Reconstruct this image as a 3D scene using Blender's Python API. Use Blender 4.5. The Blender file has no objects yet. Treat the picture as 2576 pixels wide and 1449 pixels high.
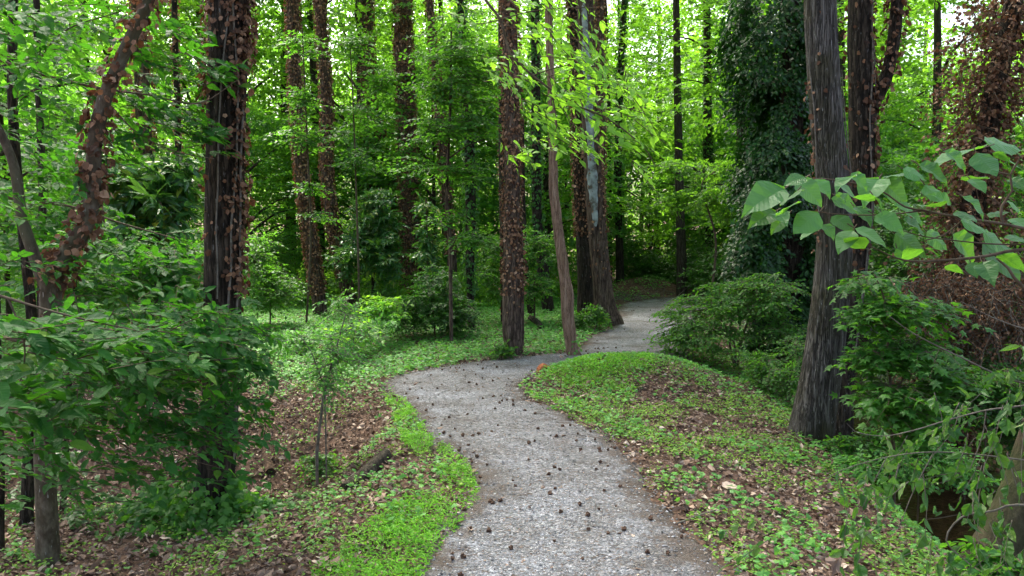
import bpy, math, random
import numpy as np
from mathutils import Vector
R = math.radians
SC = bpy.context.scene
COL = SC.collection

# ------------------------------------------------------------------ camera, world, sun, exposure
CAM_H = 1.70
FPX = 2003.0            # focal length in units of a 2576 px wide picture
CU, CV = 1288.0, 724.5
PITCH = math.atan((CV - 600.0) / FPX)
cam_d = bpy.data.cameras.new("camera")
cam = bpy.data.objects.new("camera", cam_d)
COL.objects.link(cam)
cam.location = (0, 0, CAM_H)
cam.rotation_euler = (math.pi / 2 - PITCH, 0, 0)
cam_d.lens = 28.0
cam_d.sensor_width = 36.0
cam_d.clip_start = 0.05
cam_d.clip_end = 1000
SC.camera = cam

SUN_EL, SUN_AZ = 58.0, -28.0       # azimuth measured from +Y (straight ahead) towards +X
w = bpy.data.worlds.new("World")
SC.world = w
w.use_nodes = True
nt = w.node_tree
bg = nt.nodes["Background"]
sky = nt.nodes.new("ShaderNodeTexSky")
sky.sky_type = 'NISHITA'
sky.sun_disc = False
sky.sun_elevation = R(SUN_EL)
sky.sun_rotation = R(SUN_AZ)
sky.air_density = 1.0
sky.dust_density = 7.0
sky.ozone_density = 0.3
nt.links.new(sky.outputs[0], bg.inputs[0])
bg.inputs[1].default_value = 0.15
sd = bpy.data.lights.new("sun", 'SUN')
sd.energy = 3.2
sd.angle = R(20)
sd.color = (1.0, 0.96, 0.86)
sun = bpy.data.objects.new("sun", sd)
COL.objects.link(sun)
sdir = Vector((math.sin(R(SUN_AZ)) * math.cos(R(SUN_EL)), math.cos(R(SUN_AZ)) * math.cos(R(SUN_EL)), math.sin(R(SUN_EL))))
sun.rotation_euler = sdir.to_track_quat('Z', 'Y').to_euler()
sun.location = sdir * 60
SC.view_settings.view_transform = 'Standard'
SC.view_settings.look = 'None'
SC.view_settings.gamma = 1.0
SC.view_settings.exposure = 2.28
SC.cycles.max_bounces = 7
SC.cycles.diffuse_bounces = 4
SC.cycles.glossy_bounces = 2
SC.cycles.transmission_bounces = 4
SC.cycles.sample_clamp_indirect = 6

# ------------------------------------------------------------------ maths helpers
rng = np.random.default_rng(7)
random.seed(7)


def hsh(i, j, k):
    n = (i * 374761393 + j * 668265263 + k * 2147483647 + 1274126177) & 0xffffffff
    n = ((n ^ (n >> 13)) * 1274126177) & 0xffffffff
    n = (n ^ (n >> 16)) & 0xffff
    return n / 65535.0


def vn(x, y, z=0.0):
    x = np.asarray(x, float); y = np.asarray(y, float) + 0 * x; z = np.asarray(z, float) + 0 * x
    xi = np.floor(x).astype(np.int64); yi = np.floor(y).astype(np.int64); zi = np.floor(z).astype(np.int64)
    fx = x - xi; fy = y - yi; fz = z - zi
    fx = fx * fx * (3 - 2 * fx); fy = fy * fy * (3 - 2 * fy); fz = fz * fz * (3 - 2 * fz)
    r = 0
    for a in (0, 1):
        for b in (0, 1):
            for c in (0, 1):
                wgt = (fx if a else 1 - fx) * (fy if b else 1 - fy) * (fz if c else 1 - fz)
                r = r + wgt * hsh(xi + a, yi + b, zi + c)
    return r * 2 - 1


def fbm(x, y, z=0.0, o=3):
    r = 0; a = 1.0; t = 0
    for i in range(o):
        r = r + a * vn(x * 2 ** i + 13.1 * i, y * 2 ** i + 7.7 * i, np.asarray(z) * 2 ** i)
        t += a; a *= 0.5
    return r / t


def ss(a, b, x):
    t = np.clip((x - a) / (b - a), 0, 1)
    return t * t * (3 - 2 * t)


def bank_x(y):
    return 2.55 + 0.10 * np.maximum(y - 5, 0) + 0.45 * np.maximum(y - 11, 0)


def H(x, y):
    x = np.asarray(x, float); y = np.asarray(y, float)
    z = 0.02 * fbm(x * 0.9, y * 0.9, 3.3)
    off = np.abs(x - 0.4)
    z = z + 0.07 * fbm(x * 0.35 + 9, y * 0.35, 1.1) * ss(1.2, 3, off)
    # bank that keeps the creek
    bx = bank_x(y)
    d = x - bx
    z = z - 0.22 * ss(-1.6, 0.0, d) - 1.25 * ss(-0.1, 1.5, d) + 2.6 * ss(4.0, 7.5, d)
    # knoll between the two bends of the path
    z = z + 0.27 * np.exp(-(np.abs(x - 1.75) / 1.1) ** 2.5 - ((y - 9.35) / 0.8) ** 2)
    z = z + 0.10 * np.exp(-((x - 0.75) / 0.5) ** 2 - ((y - 9.2) / 0.5) ** 2)
    # hollow on the left
    L = ss(-0.7, -2.1, x)
    z = z - 0.28 * L * (1 - ss(6.5, 9.3, y))
    z = z - 0.42 * np.exp(-((y - 7.1 - 0.1 * (x + 2)) / 0.95) ** 2) * ss(-0.95, -1.9, x)
    # rise at the far bend
    z = z + 0.55 * np.exp(-((x - 3.9) / 1.4) ** 2 - ((y - 23.6) / 1.2) ** 2)
    z = z + 0.035 * np.maximum(y - 26, 0)
    z = z + 0.03 * np.maximum(-x - 9, 0)
    return z


def ray(u, v):
    a = (u - CU) / FPX; b = -(v - CV) / FPX
    c, s = math.cos(PITCH), math.sin(PITCH)
    return np.array([a, c + b * s, b * c - s])


def P(u, v, Y):
    d = ray(u, v)
    return np.array([0, 0, CAM_H]) + d * (Y / d[1])


def G(u, v):
    d = ray(u, v)
    t = 1.0; prev = 1.0
    while t < 140:
        p = np.array([0, 0, CAM_H]) + d * t
        if p[2] < H(p[0], p[1]):
            a, b = prev, t
            for _ in range(20):
                m = (a + b) / 2
                p = np.array([0, 0, CAM_H]) + d * m
                if p[2] < H(p[0], p[1]): b = m
                else: a = m
            return p
        prev = t; t *= 1.02
    return p


def proj(p):
    x, y, z = p[..., 0], p[..., 1], p[..., 2] - CAM_H
    c, s = math.cos(PITCH), math.sin(PITCH)
    dep = y * c - z * s
    up = y * s + z * c
    return CU + FPX * x / dep, CV - FPX * up / dep, dep


def nrm(v):
    return v / (np.linalg.norm(v, axis=-1, keepdims=True) + 1e-9)


# ------------------------------------------------------------------ mesh helpers
class MB:
    def __init__(s):
        s.v = []; s.f = []; s.r = []; s.uv = []; s.n = 0; s.has_uv = False; s.mi = []

    def add(s, V, F, rnd=None, uv=None, mi=0):
        V = np.asarray(V, float).reshape(-1, 3); F = np.asarray(F, np.int64)
        s.v.append(V); s.f.append(F + s.n); s.n += len(V)
        s.r.append(np.zeros(len(F)) + (0.5 if rnd is None else rnd))
        s.mi.append(np.full(len(F), mi, np.int32))
        if uv is not None: s.has_uv = True
        s.uv.append(np.zeros((len(V), 2)) if uv is None else uv)

    def build(s, name, mats, parent=None, smooth=False, loc=None):
        me = bpy.data.meshes.new(name)
        if s.v:
            V = np.concatenate(s.v)
            if loc is not None: V = V - np.asarray(loc)[None, :]
            me.vertices.add(len(V)); me.vertices.foreach_set("co", V.astype(np.float32).ravel())
            tot = np.concatenate([np.full(len(f), f.shape[1], np.int32) for f in s.f])
            lv = np.concatenate([f.ravel() for f in s.f]).astype(np.int32)
            st = np.concatenate([[0], np.cumsum(tot)[:-1]]).astype(np.int32)
            me.loops.add(len(lv)); me.loops.foreach_set("vertex_index", lv)
            me.polygons.add(len(tot)); me.polygons.foreach_set("loop_start", st)
            me.polygons.foreach_set("loop_total", tot)
            me.polygons.foreach_set("material_index", np.concatenate(s.mi))
            if smooth: me.polygons.foreach_set("use_smooth", np.ones(len(tot), bool))
            at = me.attributes.new("rnd", 'FLOAT', 'FACE')
            at.data.foreach_set("value", np.concatenate(s.r).astype(np.float32))
            if s.has_uv:
                ul = me.uv_layers.new(name="UVMap")
                ul.data.foreach_set("uv", np.concatenate(s.uv)[lv].astype(np.float32).ravel())
            me.update(calc_edges=True)
            if not smooth:
                me.polygons.foreach_set("use_smooth", np.zeros(len(tot), bool))
        for m in (mats if isinstance(mats, (list, tuple)) else [mats]):
            me.materials.append(m)
        o = bpy.data.objects.new(name, me); COL.objects.link(o)
        if loc is not None and parent is None: o.location = loc
        if parent is not None: o.parent = parent
        return o


def tag(o, label=None, cat=None, group=None, kind=None):
    if label: o["label"] = label
    if cat: o["category"] = cat
    if group: o["group"] = group
    if kind: o["kind"] = kind
    return o


def empty(name, loc, label=None, cat=None, group=None):
    e = bpy.data.objects.new(name, None); COL.objects.link(e)
    e.location = tuple(loc); e.empty_display_size = 0.2
    return tag(e, label, cat, group)


def catmull(pts, ds):
    """pts: N x k (xyz + extra). returns densely resampled rows"""
    P_ = np.asarray(pts, float)
    if len(P_) == 2:
        P_ = np.array([P_[0], (P_[0] + P_[1]) / 2, P_[1]])
    Q = np.vstack([2 * P_[0] - P_[1], P_, 2 * P_[-1] - P_[-2]])
    out = []
    for i in range(1, len(Q) - 2):
        p0, p1, p2, p3 = Q[i - 1], Q[i], Q[i + 1], Q[i + 2]
        n = max(1, int(np.linalg.norm(p2[:3] - p1[:3]) / ds))
        for t in np.arange(n) / n:
            out.append(0.5 * ((2 * p1) + (-p0 + p2) * t + (2 * p0 - 5 * p1 + 4 * p2 - p3) * t * t + (-p0 + 3 * p1 - 3 * p2 + p3) * t ** 3))
    out.append(P_[-1])
    return np.array(out)


def frames(C):
    T = nrm(np.gradient(C, axis=0))
    ref = np.array([0, 1.0, 0.0])
    if abs(np.mean(T @ ref)) > 0.8: ref = np.array([1.0, 0, 0])
    S = nrm(np.cross(T, ref))
    B = np.cross(S, T)
    return T, S, B


def tube(mb, rows, n=12, rough=0.0, freq=7.0, zf=1.2, seed=0.0, flute=0.0, mi=0):
    """rows: M x 4 (xyz, radius)"""
    rows = np.asarray(rows, float)
    C = rows[:, :3]; rad = rows[:, 3]
    T, S, B = frames(C)
    th = np.linspace(0, 2 * np.pi, n, endpoint=False)
    L = np.concatenate([[0], np.cumsum(np.linalg.norm(np.diff(C, axis=0), axis=1))])
    TH, LL = np.meshgrid(th, L)
    rr = np.repeat(rad[:, None], n, 1)
    if rough > 0:
        cx, cy = np.cos(TH), np.sin(TH)
        k = freq
        ridge = vn(cx * k + seed, cy * k + seed * 2, LL * zf)
        ridge = .6 - 2 * np.abs(ridge)
        big = fbm(cx * 1.3 + seed * 3, cy * 1.3, LL * 0.9 + seed, 2)
        rr = rr * (1 + rough * ridge + rough * 1.2 * big)
    if flute > 0:
        hh = np.exp(-LL / 0.35)
        rr = rr * (1 + flute * hh * np.cos(TH * 5 + seed))
    V = C[:, None, :] + rr[..., None] * (np.cos(TH)[..., None] * S[:, None, :] + np.sin(TH)[..., None] * B[:, None, :])
    m = len(C)
    i = np.arange(m - 1)[:, None] * n; j = np.arange(n)[None, :]; j2 = (j + 1) % n
    F = np.stack([i + j, i + j2, i + n + j2, i + n + j], -1).reshape(-1, 4)
    base = V.reshape(-1, 3)
    mb.add(base, F, mi=mi)
    # caps
    for row, flip in ((0, True), (m - 1, False)):
        ctr = C[row]
        ring = V[row]
        cv = np.vstack([ring, ctr])
        f = np.stack([np.arange(n), (np.arange(n) + 1) % n, np.full(n, n)], 1)
        if flip: f = f[:, ::-1]
        mb.add(cv, f, mi=mi)


# leaf templates: x along, y across, z up ------------------------------------------------------
def T_rhomb():
    V = np.array([(0, 0, 0), (.42, .34, .07), (1, 0, -.08), (.42, -.34, .07)], float)
    return V, np.array([(0, 2, 1), (0, 3, 2)])


def T_oval():
    V = np.array([(0, 0, 0), (.25, .24, .05), (.62, .25, .02), (1, 0, -.14), (.62, -.25, .02), (.25, -.24, .05), (.5, 0, 0)], float)
    return V, np.array([(0, 6, 1), (1, 6, 2), (2, 6, 3), (3, 6, 4), (4, 6, 5), (5, 6, 0)])


def T_fine(wd=0.33, droop=0.22, fold=0.10, n=7, tip=1.6, wave=0.02):
    t = np.linspace(0, 1, n)
    wv = wd * np.sin(np.pi * t ** 0.75) ** 0.85 * (1 - 0.25 * t)
    wv[-1] = 0; wv[0] = 0.01
    mid = np.stack([t, 0 * t, -droop * t * t], 1)
    lf = np.stack([t, wv, -droop * t * t + fold * (wv / wd) + wave * np.sin(t * 17)], 1)
    rt = np.stack([t, -wv, -droop * t * t + fold * (wv / wd) + wave * np.sin(t * 14 + 2)], 1)
    V = np.vstack([mid, lf, rt])
    F = []
    for i in range(n - 1):
        F += [(i, i + 1, n + i + 1), (i, n + i + 1, n + i), (i, 2 * n + i + 1, i + 1), (i, 2 * n + i, 2 * n + i + 1)]
    return V, np.array(F)


def T_lobed(rs, n_l=5, spread=2.2, stem=0.1):
    pts = [(0, 0)]
    angs = np.linspace(-spread, spread, n_l)
    out = []
    for k, a in enumerate(angs):
        out.append((a, rs[k]))
        if k < n_l - 1:
            am = (a + angs[k + 1]) / 2
            out.append((am, rs[n_l + k]))
    c = np.array([0.38 + stem, 0])
    V = [(c[0], 0, 0.0)]
    V.append((0.22, 0, 0))
    for a, r in out:
        V.append((c[0] + r * math.cos(a), r * math.sin(a), -0.55 * (r * math.sin(a)) ** 2 - 0.35 * r * r * (math.cos(a) > .3) + (0.03 if r > .4 else -0.02)))
    F = []
    m = len(V)
    idx = list(range(1, m))
    for k in range(len(idx)):
        F.append((0, idx[k], idx[(k + 1) % len(idx)]))
    return np.array(V, float), np.array(F)


TM = {
    'rhomb': T_rhomb(), 'oval': T_oval(), 'fine': T_fine(0.27, 0.16, 0.07), 'slim': T_fine(0.25, 0.12, 0.06, 7), 'broad': T_fine(0.46, 0.20, 0.06, 8),
    'long': T_fine(0.17, 0.28, 0.05, 6), 'maple': T_lobed([.38, .52, .62, .52, .38, .22, .24, .24, .22]),
    'ivy': T_lobed([.42, .46, .6, .46, .42, .34, .33, .33, .34], spread=2.3),
    'broad2': T_fine(0.42, 0.34, 0.12, 8, wave=.045), 'broad3': T_fine(0.48, 0.05, -0.05, 8, wave=.03), 'heart': T_fine(0.5, 0.12, 0.08, 6),
    'curl': T_fine(0.34, -0.25, 0.30, 6, wave=0.07), 'lit1': T_fine(0.34, -0.25, 0.30, 4, wave=0.09), 'lit2': T_fine(0.40, 0.5, -0.22, 4, wave=0.12),
    'dleaf': T_lobed([.36, .46, .52, .46, .36, .36, .38, .38, .36], spread=2.4),
    'blade': (np.array([(0, .06, 0), (0, -.06, 0), (.5, .07, .05), (.5, -.07, .05), (1, 0, -.12)], float), np.array([(0, 1, 3), (0, 3, 2), (2, 3, 4)])),
}


def leaves(mb, pos, d, n, size, tmpl, rnd=None, mi=0, uv=False, wscale=None):
    """instances of one leaf template: pos (N,3), direction d, approx normal n, size (N,)"""
    N = len(pos)
    if N == 0: return
    V, F = TM[tmpl]
    X = nrm(d); Y = nrm(np.cross(n, X)); Z = np.cross(X, Y)
    size = np.broadcast_to(np.asarray(size, float), (N,))
    ws = 1.0 if wscale is None else wscale[:, None, None]
    W = pos[:, None, :] + size[:, None, None] * (V[None, :, 0:1] * X[:, None, :] + ws * V[None, :, 1:2] * Y[:, None, :] + V[None, :, 2:3] * Z[:, None, :])
    k = len(V)
    FF = (F[None] + (np.arange(N) * k)[:, None, None]).reshape(-1, 3)
    if rnd is None: rnd = rng.random(N)
    mb.add(W.reshape(-1, 3), FF, np.repeat(rnd, len(F)), np.tile(V[:, :2], (N, 1)) if uv else None, mi)


def rvec(N, s=1.0):
    return rng.normal(0, s, (N, 3))


def sprays(origins, dirs, length, K=3, M=7, leaf=0.1, flat=0.3, droop=0.25, lj=0.35):
    """flat fans of alternate leaves. origins (S,3), dirs (S,3). -> leaf pos, dir, normal + twig polylines"""
    S = len(origins)
    d = nrm(dirs)
    up = nrm(np.array([0, 0, 1.0]) + rng.normal(0, flat, (S, 3)))
    side = nrm(np.cross(up, d)); up = np.cross(d, side)
    length = np.broadcast_to(np.asarray(length, float), (S,)) * rng.uniform(.75, 1.2, S)
    ang = np.linspace(-0.8, 0.8, K) if K > 1 else np.array([0.0])
    ang = ang[None, :] + rng.normal(0, 0.15, (S, K))
    td = np.cos(ang)[..., None] * d[:, None, :] + np.sin(ang)[..., None] * side[:, None, :]     # S K 3
    tl = length[:, None] * np.cos(ang * 0.7) * rng.uniform(.7, 1.1, (S, K))
    t = (np.arange(M) + 0.6) / M
    pos = origins[:, None, None, :] + td[:, :, None, :] * (tl[:, :, None, None] * t[None, None, :, None])
    pos = pos + np.array([0, 0, -1.0]) * (droop * (tl[:, :, None, None] * (t ** 2)[None, None, :, None]))
    sgn = np.where(np.arange(M) % 2 == 0, 1, -1)[None, None, :, None]
    tdd = td[:, :, None, :]
    ss_ = np.cross(up[:, None, :], td)[:, :, None, :]
    ld = tdd * 0.75 + ss_ * sgn * 0.8 + rng.normal(0, lj * 0.6, (S, K, M, 3)) + np.array([0, 0, -droop])
    ld = ld.reshape(-1, 3)
    nn = (up[:, None, None, :] + rng.normal(0, lj, (S, K, M, 3))).reshape(-1, 3)
    tips = origins[:, None, :] + td * tl[..., None] + np.array([0, 0, -1.0]) * droop * tl[..., None]
    return pos.reshape(-1, 3), nrm(ld), nrm(nn), tips


def twigs(mb, a, b, r0=0.004, r1=0.0015, n=4, sag=0.0, mi=0):
    """straight tapering twigs a (N,3) -> b (N,3), two segments with a bend"""
    a = np.asarray(a).reshape(-1, 3); b = np.asarray(b).reshape(-1, 3)
    N = len(a)
    if N == 0: return
    m = (a + b) / 2 + rng.normal(0, 1, (N, 3)) * 0.04 * np.linalg.norm(b - a, axis=1, keepdims=True)
    m[:, 2] += sag * np.linalg.norm(b - a, axis=1)
    T = nrm(b - a); ref = np.where(np.abs(T[:, 2:3]) > .9, np.array([[1.0, 0, 0]]), np.array([[0, 0, 1.0]]))
    S = nrm(np.cross(T, ref)); B = np.cross(S, T)
    th = np.arange(n) * 2 * np.pi / n
    ring = np.cos(th)[None, :, None] * S[:, None, :] + np.sin(th)[None, :, None] * B[:, None, :]
    V = np.concatenate([a[:, None] + ring * r0, m[:, None] + ring * (r0 + r1) / 2, b[:, None] + ring * r1], 1)
    F = []
    for k in (0, 1):
        for j in range(n):
            F.append((k * n + j, k * n + (j + 1) % n, (k + 1) * n + (j + 1) % n, (k + 1) * n + j))
    F = np.array(F)
    FF = (F[None] + (np.arange(N) * 3 * n)[:, None, None]).reshape(-1, 4)
    mb.add(V.reshape(-1, 3), FF, mi=mi)


# ------------------------------------------------------------------ materials
def newmat(name):
    m = bpy.data.materials.new(name); m.use_nodes = True
    t = m.node_tree
    for nd in list(t.nodes): t.nodes.remove(nd)
    return m, t


def N_(t, kind, **kw):
    nd = t.nodes.new(kind)
    for k, v in kw.items(): setattr(nd, k, v)
    return nd


def ramp(t, stops, src=None, interp='LINEAR'):
    nd = N_(t, "ShaderNodeValToRGB")
    cr = nd.color_ramp; cr.interpolation = interp
    while len(cr.elements) < len(stops): cr.elements.new(0.5)
    for e, (p, c) in zip(cr.elements, stops):
        e.position = p; e.color = (c[0], c[1], c[2], 1) if hasattr(c, '__len__') else (c, c, c, 1)
    if src is not None: t.links.new(src, nd.inputs[0])
    return nd


def leaf_mat(name, stops, tcol, tfac=0.42, rough=0.45, spec=0.4, veins=False, tmul=1.0):
    m, t = newmat(name)
    at = N_(t, "ShaderNodeAttribute", attribute_name="rnd")
    cr = ramp(t, stops, at.outputs["Fac"])
    pr = N_(t, "ShaderNodeBsdfPrincipled")
    pr.inputs["Roughness"].default_value = rough
    pr.inputs["Specular IOR Level"].default_value = spec
    tr = N_(t, "ShaderNodeBsdfTranslucent")
    mx = N_(t, "ShaderNodeMixShader"); mx.inputs[0].default_value = tfac
    trm = N_(t, "ShaderNodeMix", data_type='RGBA', blend_type='MULTIPLY'); trm.inputs[0].default_value = 1.0
    hs = N_(t, "ShaderNodeMath", operation='MULTIPLY_ADD'); hs.inputs[1].default_value = 0.5; hs.inputs[2].default_value = 0.75
    t.links.new(at.outputs["Fac"], hs.inputs[0])
    trm.inputs[6].default_value = (*tcol, 1)
    t.links.new(hs.outputs[0], trm.inputs[7])
    t.links.new(trm.outputs[2], tr.inputs[0])
    out = N_(t, "ShaderNodeOutputMaterial")
    src = cr.outputs[0]
    if veins:
        uv = N_(t, "ShaderNodeUVMap", uv_map="UVMap")
        sp = N_(t, "ShaderNodeSeparateXYZ"); t.links.new(uv.outputs[0], sp.inputs[0])
        ab = N_(t, "ShaderNodeMath", operation='ABSOLUTE'); t.links.new(sp.outputs[1], ab.inputs[0])
        sc = N_(t, "ShaderNodeMath", operation='MULTIPLY_ADD'); sc.inputs[1].default_value = -0.75
        t.links.new(ab.outputs[0], sc.inputs[0]); t.links.new(sp.outputs[0], sc.inputs[2])
        mu = N_(t, "ShaderNodeMath", operation='MULTIPLY'); mu.inputs[1].default_value = 62.0; t.links.new(sc.outputs[0], mu.inputs[0])
        si = N_(t, "ShaderNodeMath", operation='SINE'); t.links.new(mu.outputs[0], si.inputs[0])
        v1 = ramp(t, [(0.80, 0.0), (1.0, 1.0)], None)
        ad = N_(t, "ShaderNodeMath", operation='MULTIPLY_ADD'); ad.inputs[1].default_value = 0.5; ad.inputs[2].default_value = 0.5
        t.links.new(si.outputs[0], ad.inputs[0]); t.links.new(ad.outputs[0], v1.inputs[0])
        md = ramp(t, [(0.0, 1.0), (0.02, 0.0)], ab.outputs[0])
        mxv = N_(t, "ShaderNodeMath", operation='MAXIMUM')
        t.links.new(v1.outputs[0], mxv.inputs[0]); t.links.new(md.outputs[0], mxv.inputs[1])
        bm = N_(t, "ShaderNodeBump"); bm.inputs["Strength"].default_value = 0.35; bm.inputs["Distance"].default_value = 0.0015
        t.links.new(ad.outputs[0], bm.inputs["Height"]); t.links.new(bm.outputs[0], pr.inputs["Normal"])
        mc = N_(t, "ShaderNodeMix", data_type='RGBA', blend_type='MIX')
        fv = N_(t, "ShaderNodeMath", operation='MULTIPLY'); fv.inputs[1].default_value = 0.14; t.links.new(mxv.outputs[0], fv.inputs[0])
        t.links.new(fv.outputs[0], mc.inputs[0]); t.links.new(src, mc.inputs[6]); mc.inputs[7].default_value = (0.16, 0.28, 0.10, 1)
        src = mc.outputs[2]
    t.links.new(src, pr.inputs["Base Color"])
    t.links.new(pr.outputs[0], mx.inputs[1]); t.links.new(tr.outputs[0], mx.inputs[2])
    t.links.new(mx.outputs[0], out.inputs[0])
    return m


def bark_mat(name, dark, mid, light, zs=0.12, scale=9.0, flecks=0.0, moss=None, bump=0.6, rough=0.9):
    m, t = newmat(name)
    tc = N_(t, "ShaderNodeTexCoord")
    mp = N_(t, "ShaderNodeMapping"); mp.inputs["Scale"].default_value = (1, 1, zs)
    t.links.new(tc.outputs["Object"], mp.inputs[0])
    n1 = N_(t, "ShaderNodeTexNoise"); n1.inputs["Scale"].default_value = scale * 3; n1.inputs["Detail"].default_value = 6; n1.inputs["Roughness"].default_value = .65
    t.links.new(mp.outputs[0], n1.inputs[0])
    vo = N_(t, "ShaderNodeTexVoronoi", feature='DISTANCE_TO_EDGE'); vo.inputs["Scale"].default_value = scale * 3.2
    wv = N_(t, "ShaderNodeMix", data_type='RGBA', blend_type='LINEAR_LIGHT'); wv.inputs[0].default_value = 0.05
    t.links.new(mp.outputs[0], wv.inputs[6]); t.links.new(n1.outputs[1], wv.inputs[7])
    t.links.new(wv.outputs[2], vo.inputs["Vector"])
    cr = ramp(t, [(0.32, dark), (0.5, mid), (0.72, light)], n1.outputs[0])
    n2 = N_(t, "ShaderNodeTexNoise"); n2.inputs["Scale"].default_value = 1.7; n2.inputs["Detail"].default_value = 4
    t.links.new(tc.outputs["Object"], n2.inputs[0])
    src = cr.outputs[0]
    cv = ramp(t, [(0.0, 0.25), (0.12, 1.0)], vo.outputs[0])
    mm = N_(t, "ShaderNodeMix", data_type='RGBA', blend_type='MULTIPLY'); mm.inputs[0].default_value = 0.75 if zs < .3 else 0.25
    t.links.new(src, mm.inputs[6]); t.links.new(cv.outputs[0], mm.inputs[7]); src = mm.outputs[2]
    if moss:
        cm = ramp(t, [(0.45, 0.0), (0.62, 0.85)], n2.outputs[0])
        mo = N_(t, "ShaderNodeMix", data_type='RGBA', blend_type='MIX')
        t.links.new(cm.outputs[0], mo.inputs[0]); t.links.new(src, mo.inputs[6]); mo.inputs[7].default_value = (*moss, 1)
        src = mo.outputs[2]
    if flecks > 0:
        mp2 = N_(t, "ShaderNodeMapping"); mp2.inputs["Scale"].default_value = (1, 1, 0.3)
        t.links.new(tc.outputs["Object"], mp2.inputs[0])
        n3 = N_(t, "ShaderNodeTexNoise"); n3.inputs["Scale"].default_value = 60; n3.inputs["Detail"].default_value = 2
        t.links.new(mp2.outputs[0], n3.inputs[0])
        cf = ramp(t, [(0.66, 0.0), (0.72, flecks)], n3.outputs[0])
        mf = N_(t, "ShaderNodeMix", data_type='RGBA', blend_type='MIX')
        t.links.new(cf.outputs[0], mf.inputs[0]); t.links.new(src, mf.inputs[6]); mf.inputs[7].default_value = (0.42, 0.42, 0.40, 1)
        src = mf.outputs[2]
    pr = N_(t, "ShaderNodeBsdfPrincipled"); pr.inputs["Roughness"].default_value = rough; pr.inputs["Specular IOR Level"].default_value = 0.2
    t.links.new(src, pr.inputs["Base Color"])
    bm = N_(t, "ShaderNodeBump"); bm.inputs["Strength"].default_value = bump; bm.inputs["Distance"].default_value = 0.03
    ad = N_(t, "ShaderNodeMath", operation='ADD'); t.links.new(n1.outputs[0], ad.inputs[0])
    if zs < .3: t.links.new(cv.outputs[0], ad.inputs[1])
    t.links.new(ad.outputs[0], bm.inputs["Height"]); t.links.new(bm.outputs[0], pr.inputs["Normal"])
    out = N_(t, "ShaderNodeOutputMaterial"); t.links.new(pr.outputs[0], out.inputs[0])
    return m


def simple_mat(name, stops, rough=0.9, spec=0.2, attr=True, scale=20):
    m, t = newmat(name)
    if attr:
        at = N_(t, "ShaderNodeAttribute", attribute_name="rnd"); s = at.outputs["Fac"]
    else:
        n = N_(t, "ShaderNodeTexNoise"); n.inputs["Scale"].default_value = scale; n.inputs["Detail"].default_value = 5; s = n.outputs[0]
        tc = N_(t, "ShaderNodeTexCoord"); t.links.new(tc.outputs["Object"], n.inputs[0])
    cr = ramp(t, stops, s)
    pr = N_(t, "ShaderNodeBsdfPrincipled"); pr.inputs["Roughness"].default_value = rough; pr.inputs["Specular IOR Level"].default_value = spec
    t.links.new(cr.outputs[0], pr.inputs["Base Color"])
    out = N_(t, "ShaderNodeOutputMaterial"); t.links.new(pr.outputs[0], out.inputs[0])
    return m


G1 = [(0.0, (0.018, 0.075, 0.012)), (0.5, (0.03, 0.12, 0.018)), (1.0, (0.06, 0.19, 0.02))]
M = {}
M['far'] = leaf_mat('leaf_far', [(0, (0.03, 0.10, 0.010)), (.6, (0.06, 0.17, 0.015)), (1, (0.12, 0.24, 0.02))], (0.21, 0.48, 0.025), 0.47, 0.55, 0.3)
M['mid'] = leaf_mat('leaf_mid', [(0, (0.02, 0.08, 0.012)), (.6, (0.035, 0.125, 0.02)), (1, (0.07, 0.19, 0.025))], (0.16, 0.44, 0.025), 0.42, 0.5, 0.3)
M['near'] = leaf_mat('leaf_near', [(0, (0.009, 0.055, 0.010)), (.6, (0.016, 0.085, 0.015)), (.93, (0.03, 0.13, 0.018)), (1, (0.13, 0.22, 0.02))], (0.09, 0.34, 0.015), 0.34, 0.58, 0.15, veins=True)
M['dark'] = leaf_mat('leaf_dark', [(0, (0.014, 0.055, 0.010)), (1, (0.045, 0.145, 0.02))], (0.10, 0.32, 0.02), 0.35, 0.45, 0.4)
M['deep_ivy'] = leaf_mat('leaf_deep_ivy', [(0, (0.006, 0.028, 0.005)), (1, (0.02, 0.085, 0.010))], (0.04, 0.18, 0.01), 0.25, 0.4, 0.35)  # separate darker green for the living ivy column
M['lime'] = leaf_mat('leaf_lime', [(0, (0.07, 0.22, 0.02)), (1, (0.16, 0.34, 0.03))], (0.34, 0.70, 0.04), 0.5, 0.5, 0.35, veins=True)
M['grey'] = leaf_mat('leaf_broad', [(0, (0.018, 0.085, 0.02)), (.5, (0.032, 0.125, 0.036)), (1, (0.055, 0.17, 0.05))], (0.22, 0.56, 0.03), 0.36, 0.5, 0.4, veins=True)
M['gloss'] = leaf_mat('leaf_glossy', [(0, (0.022, 0.085, 0.02)), (.85, (0.045, 0.15, 0.035)), (1, (0.26, 0.30, 0.03))], (0.14, 0.36, 0.03), 0.28, 0.3, 0.5)
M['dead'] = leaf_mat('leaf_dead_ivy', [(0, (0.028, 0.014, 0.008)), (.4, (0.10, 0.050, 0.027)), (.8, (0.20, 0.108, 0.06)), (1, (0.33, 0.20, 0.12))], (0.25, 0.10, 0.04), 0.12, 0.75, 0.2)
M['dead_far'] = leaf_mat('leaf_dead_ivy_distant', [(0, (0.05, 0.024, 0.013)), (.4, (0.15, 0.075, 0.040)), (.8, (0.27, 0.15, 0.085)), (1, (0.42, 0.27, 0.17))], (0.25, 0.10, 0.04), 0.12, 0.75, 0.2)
M['litter'] = leaf_mat('leaf_litter', [(0, (0.055, 0.034, 0.024)), (.4, (0.16, 0.105, 0.075)), (.8, (0.32, 0.225, 0.165)), (1, (0.52, 0.42, 0.33))], (0.2, 0.1, 0.05), 0.08, 0.75, 0.25)
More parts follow.
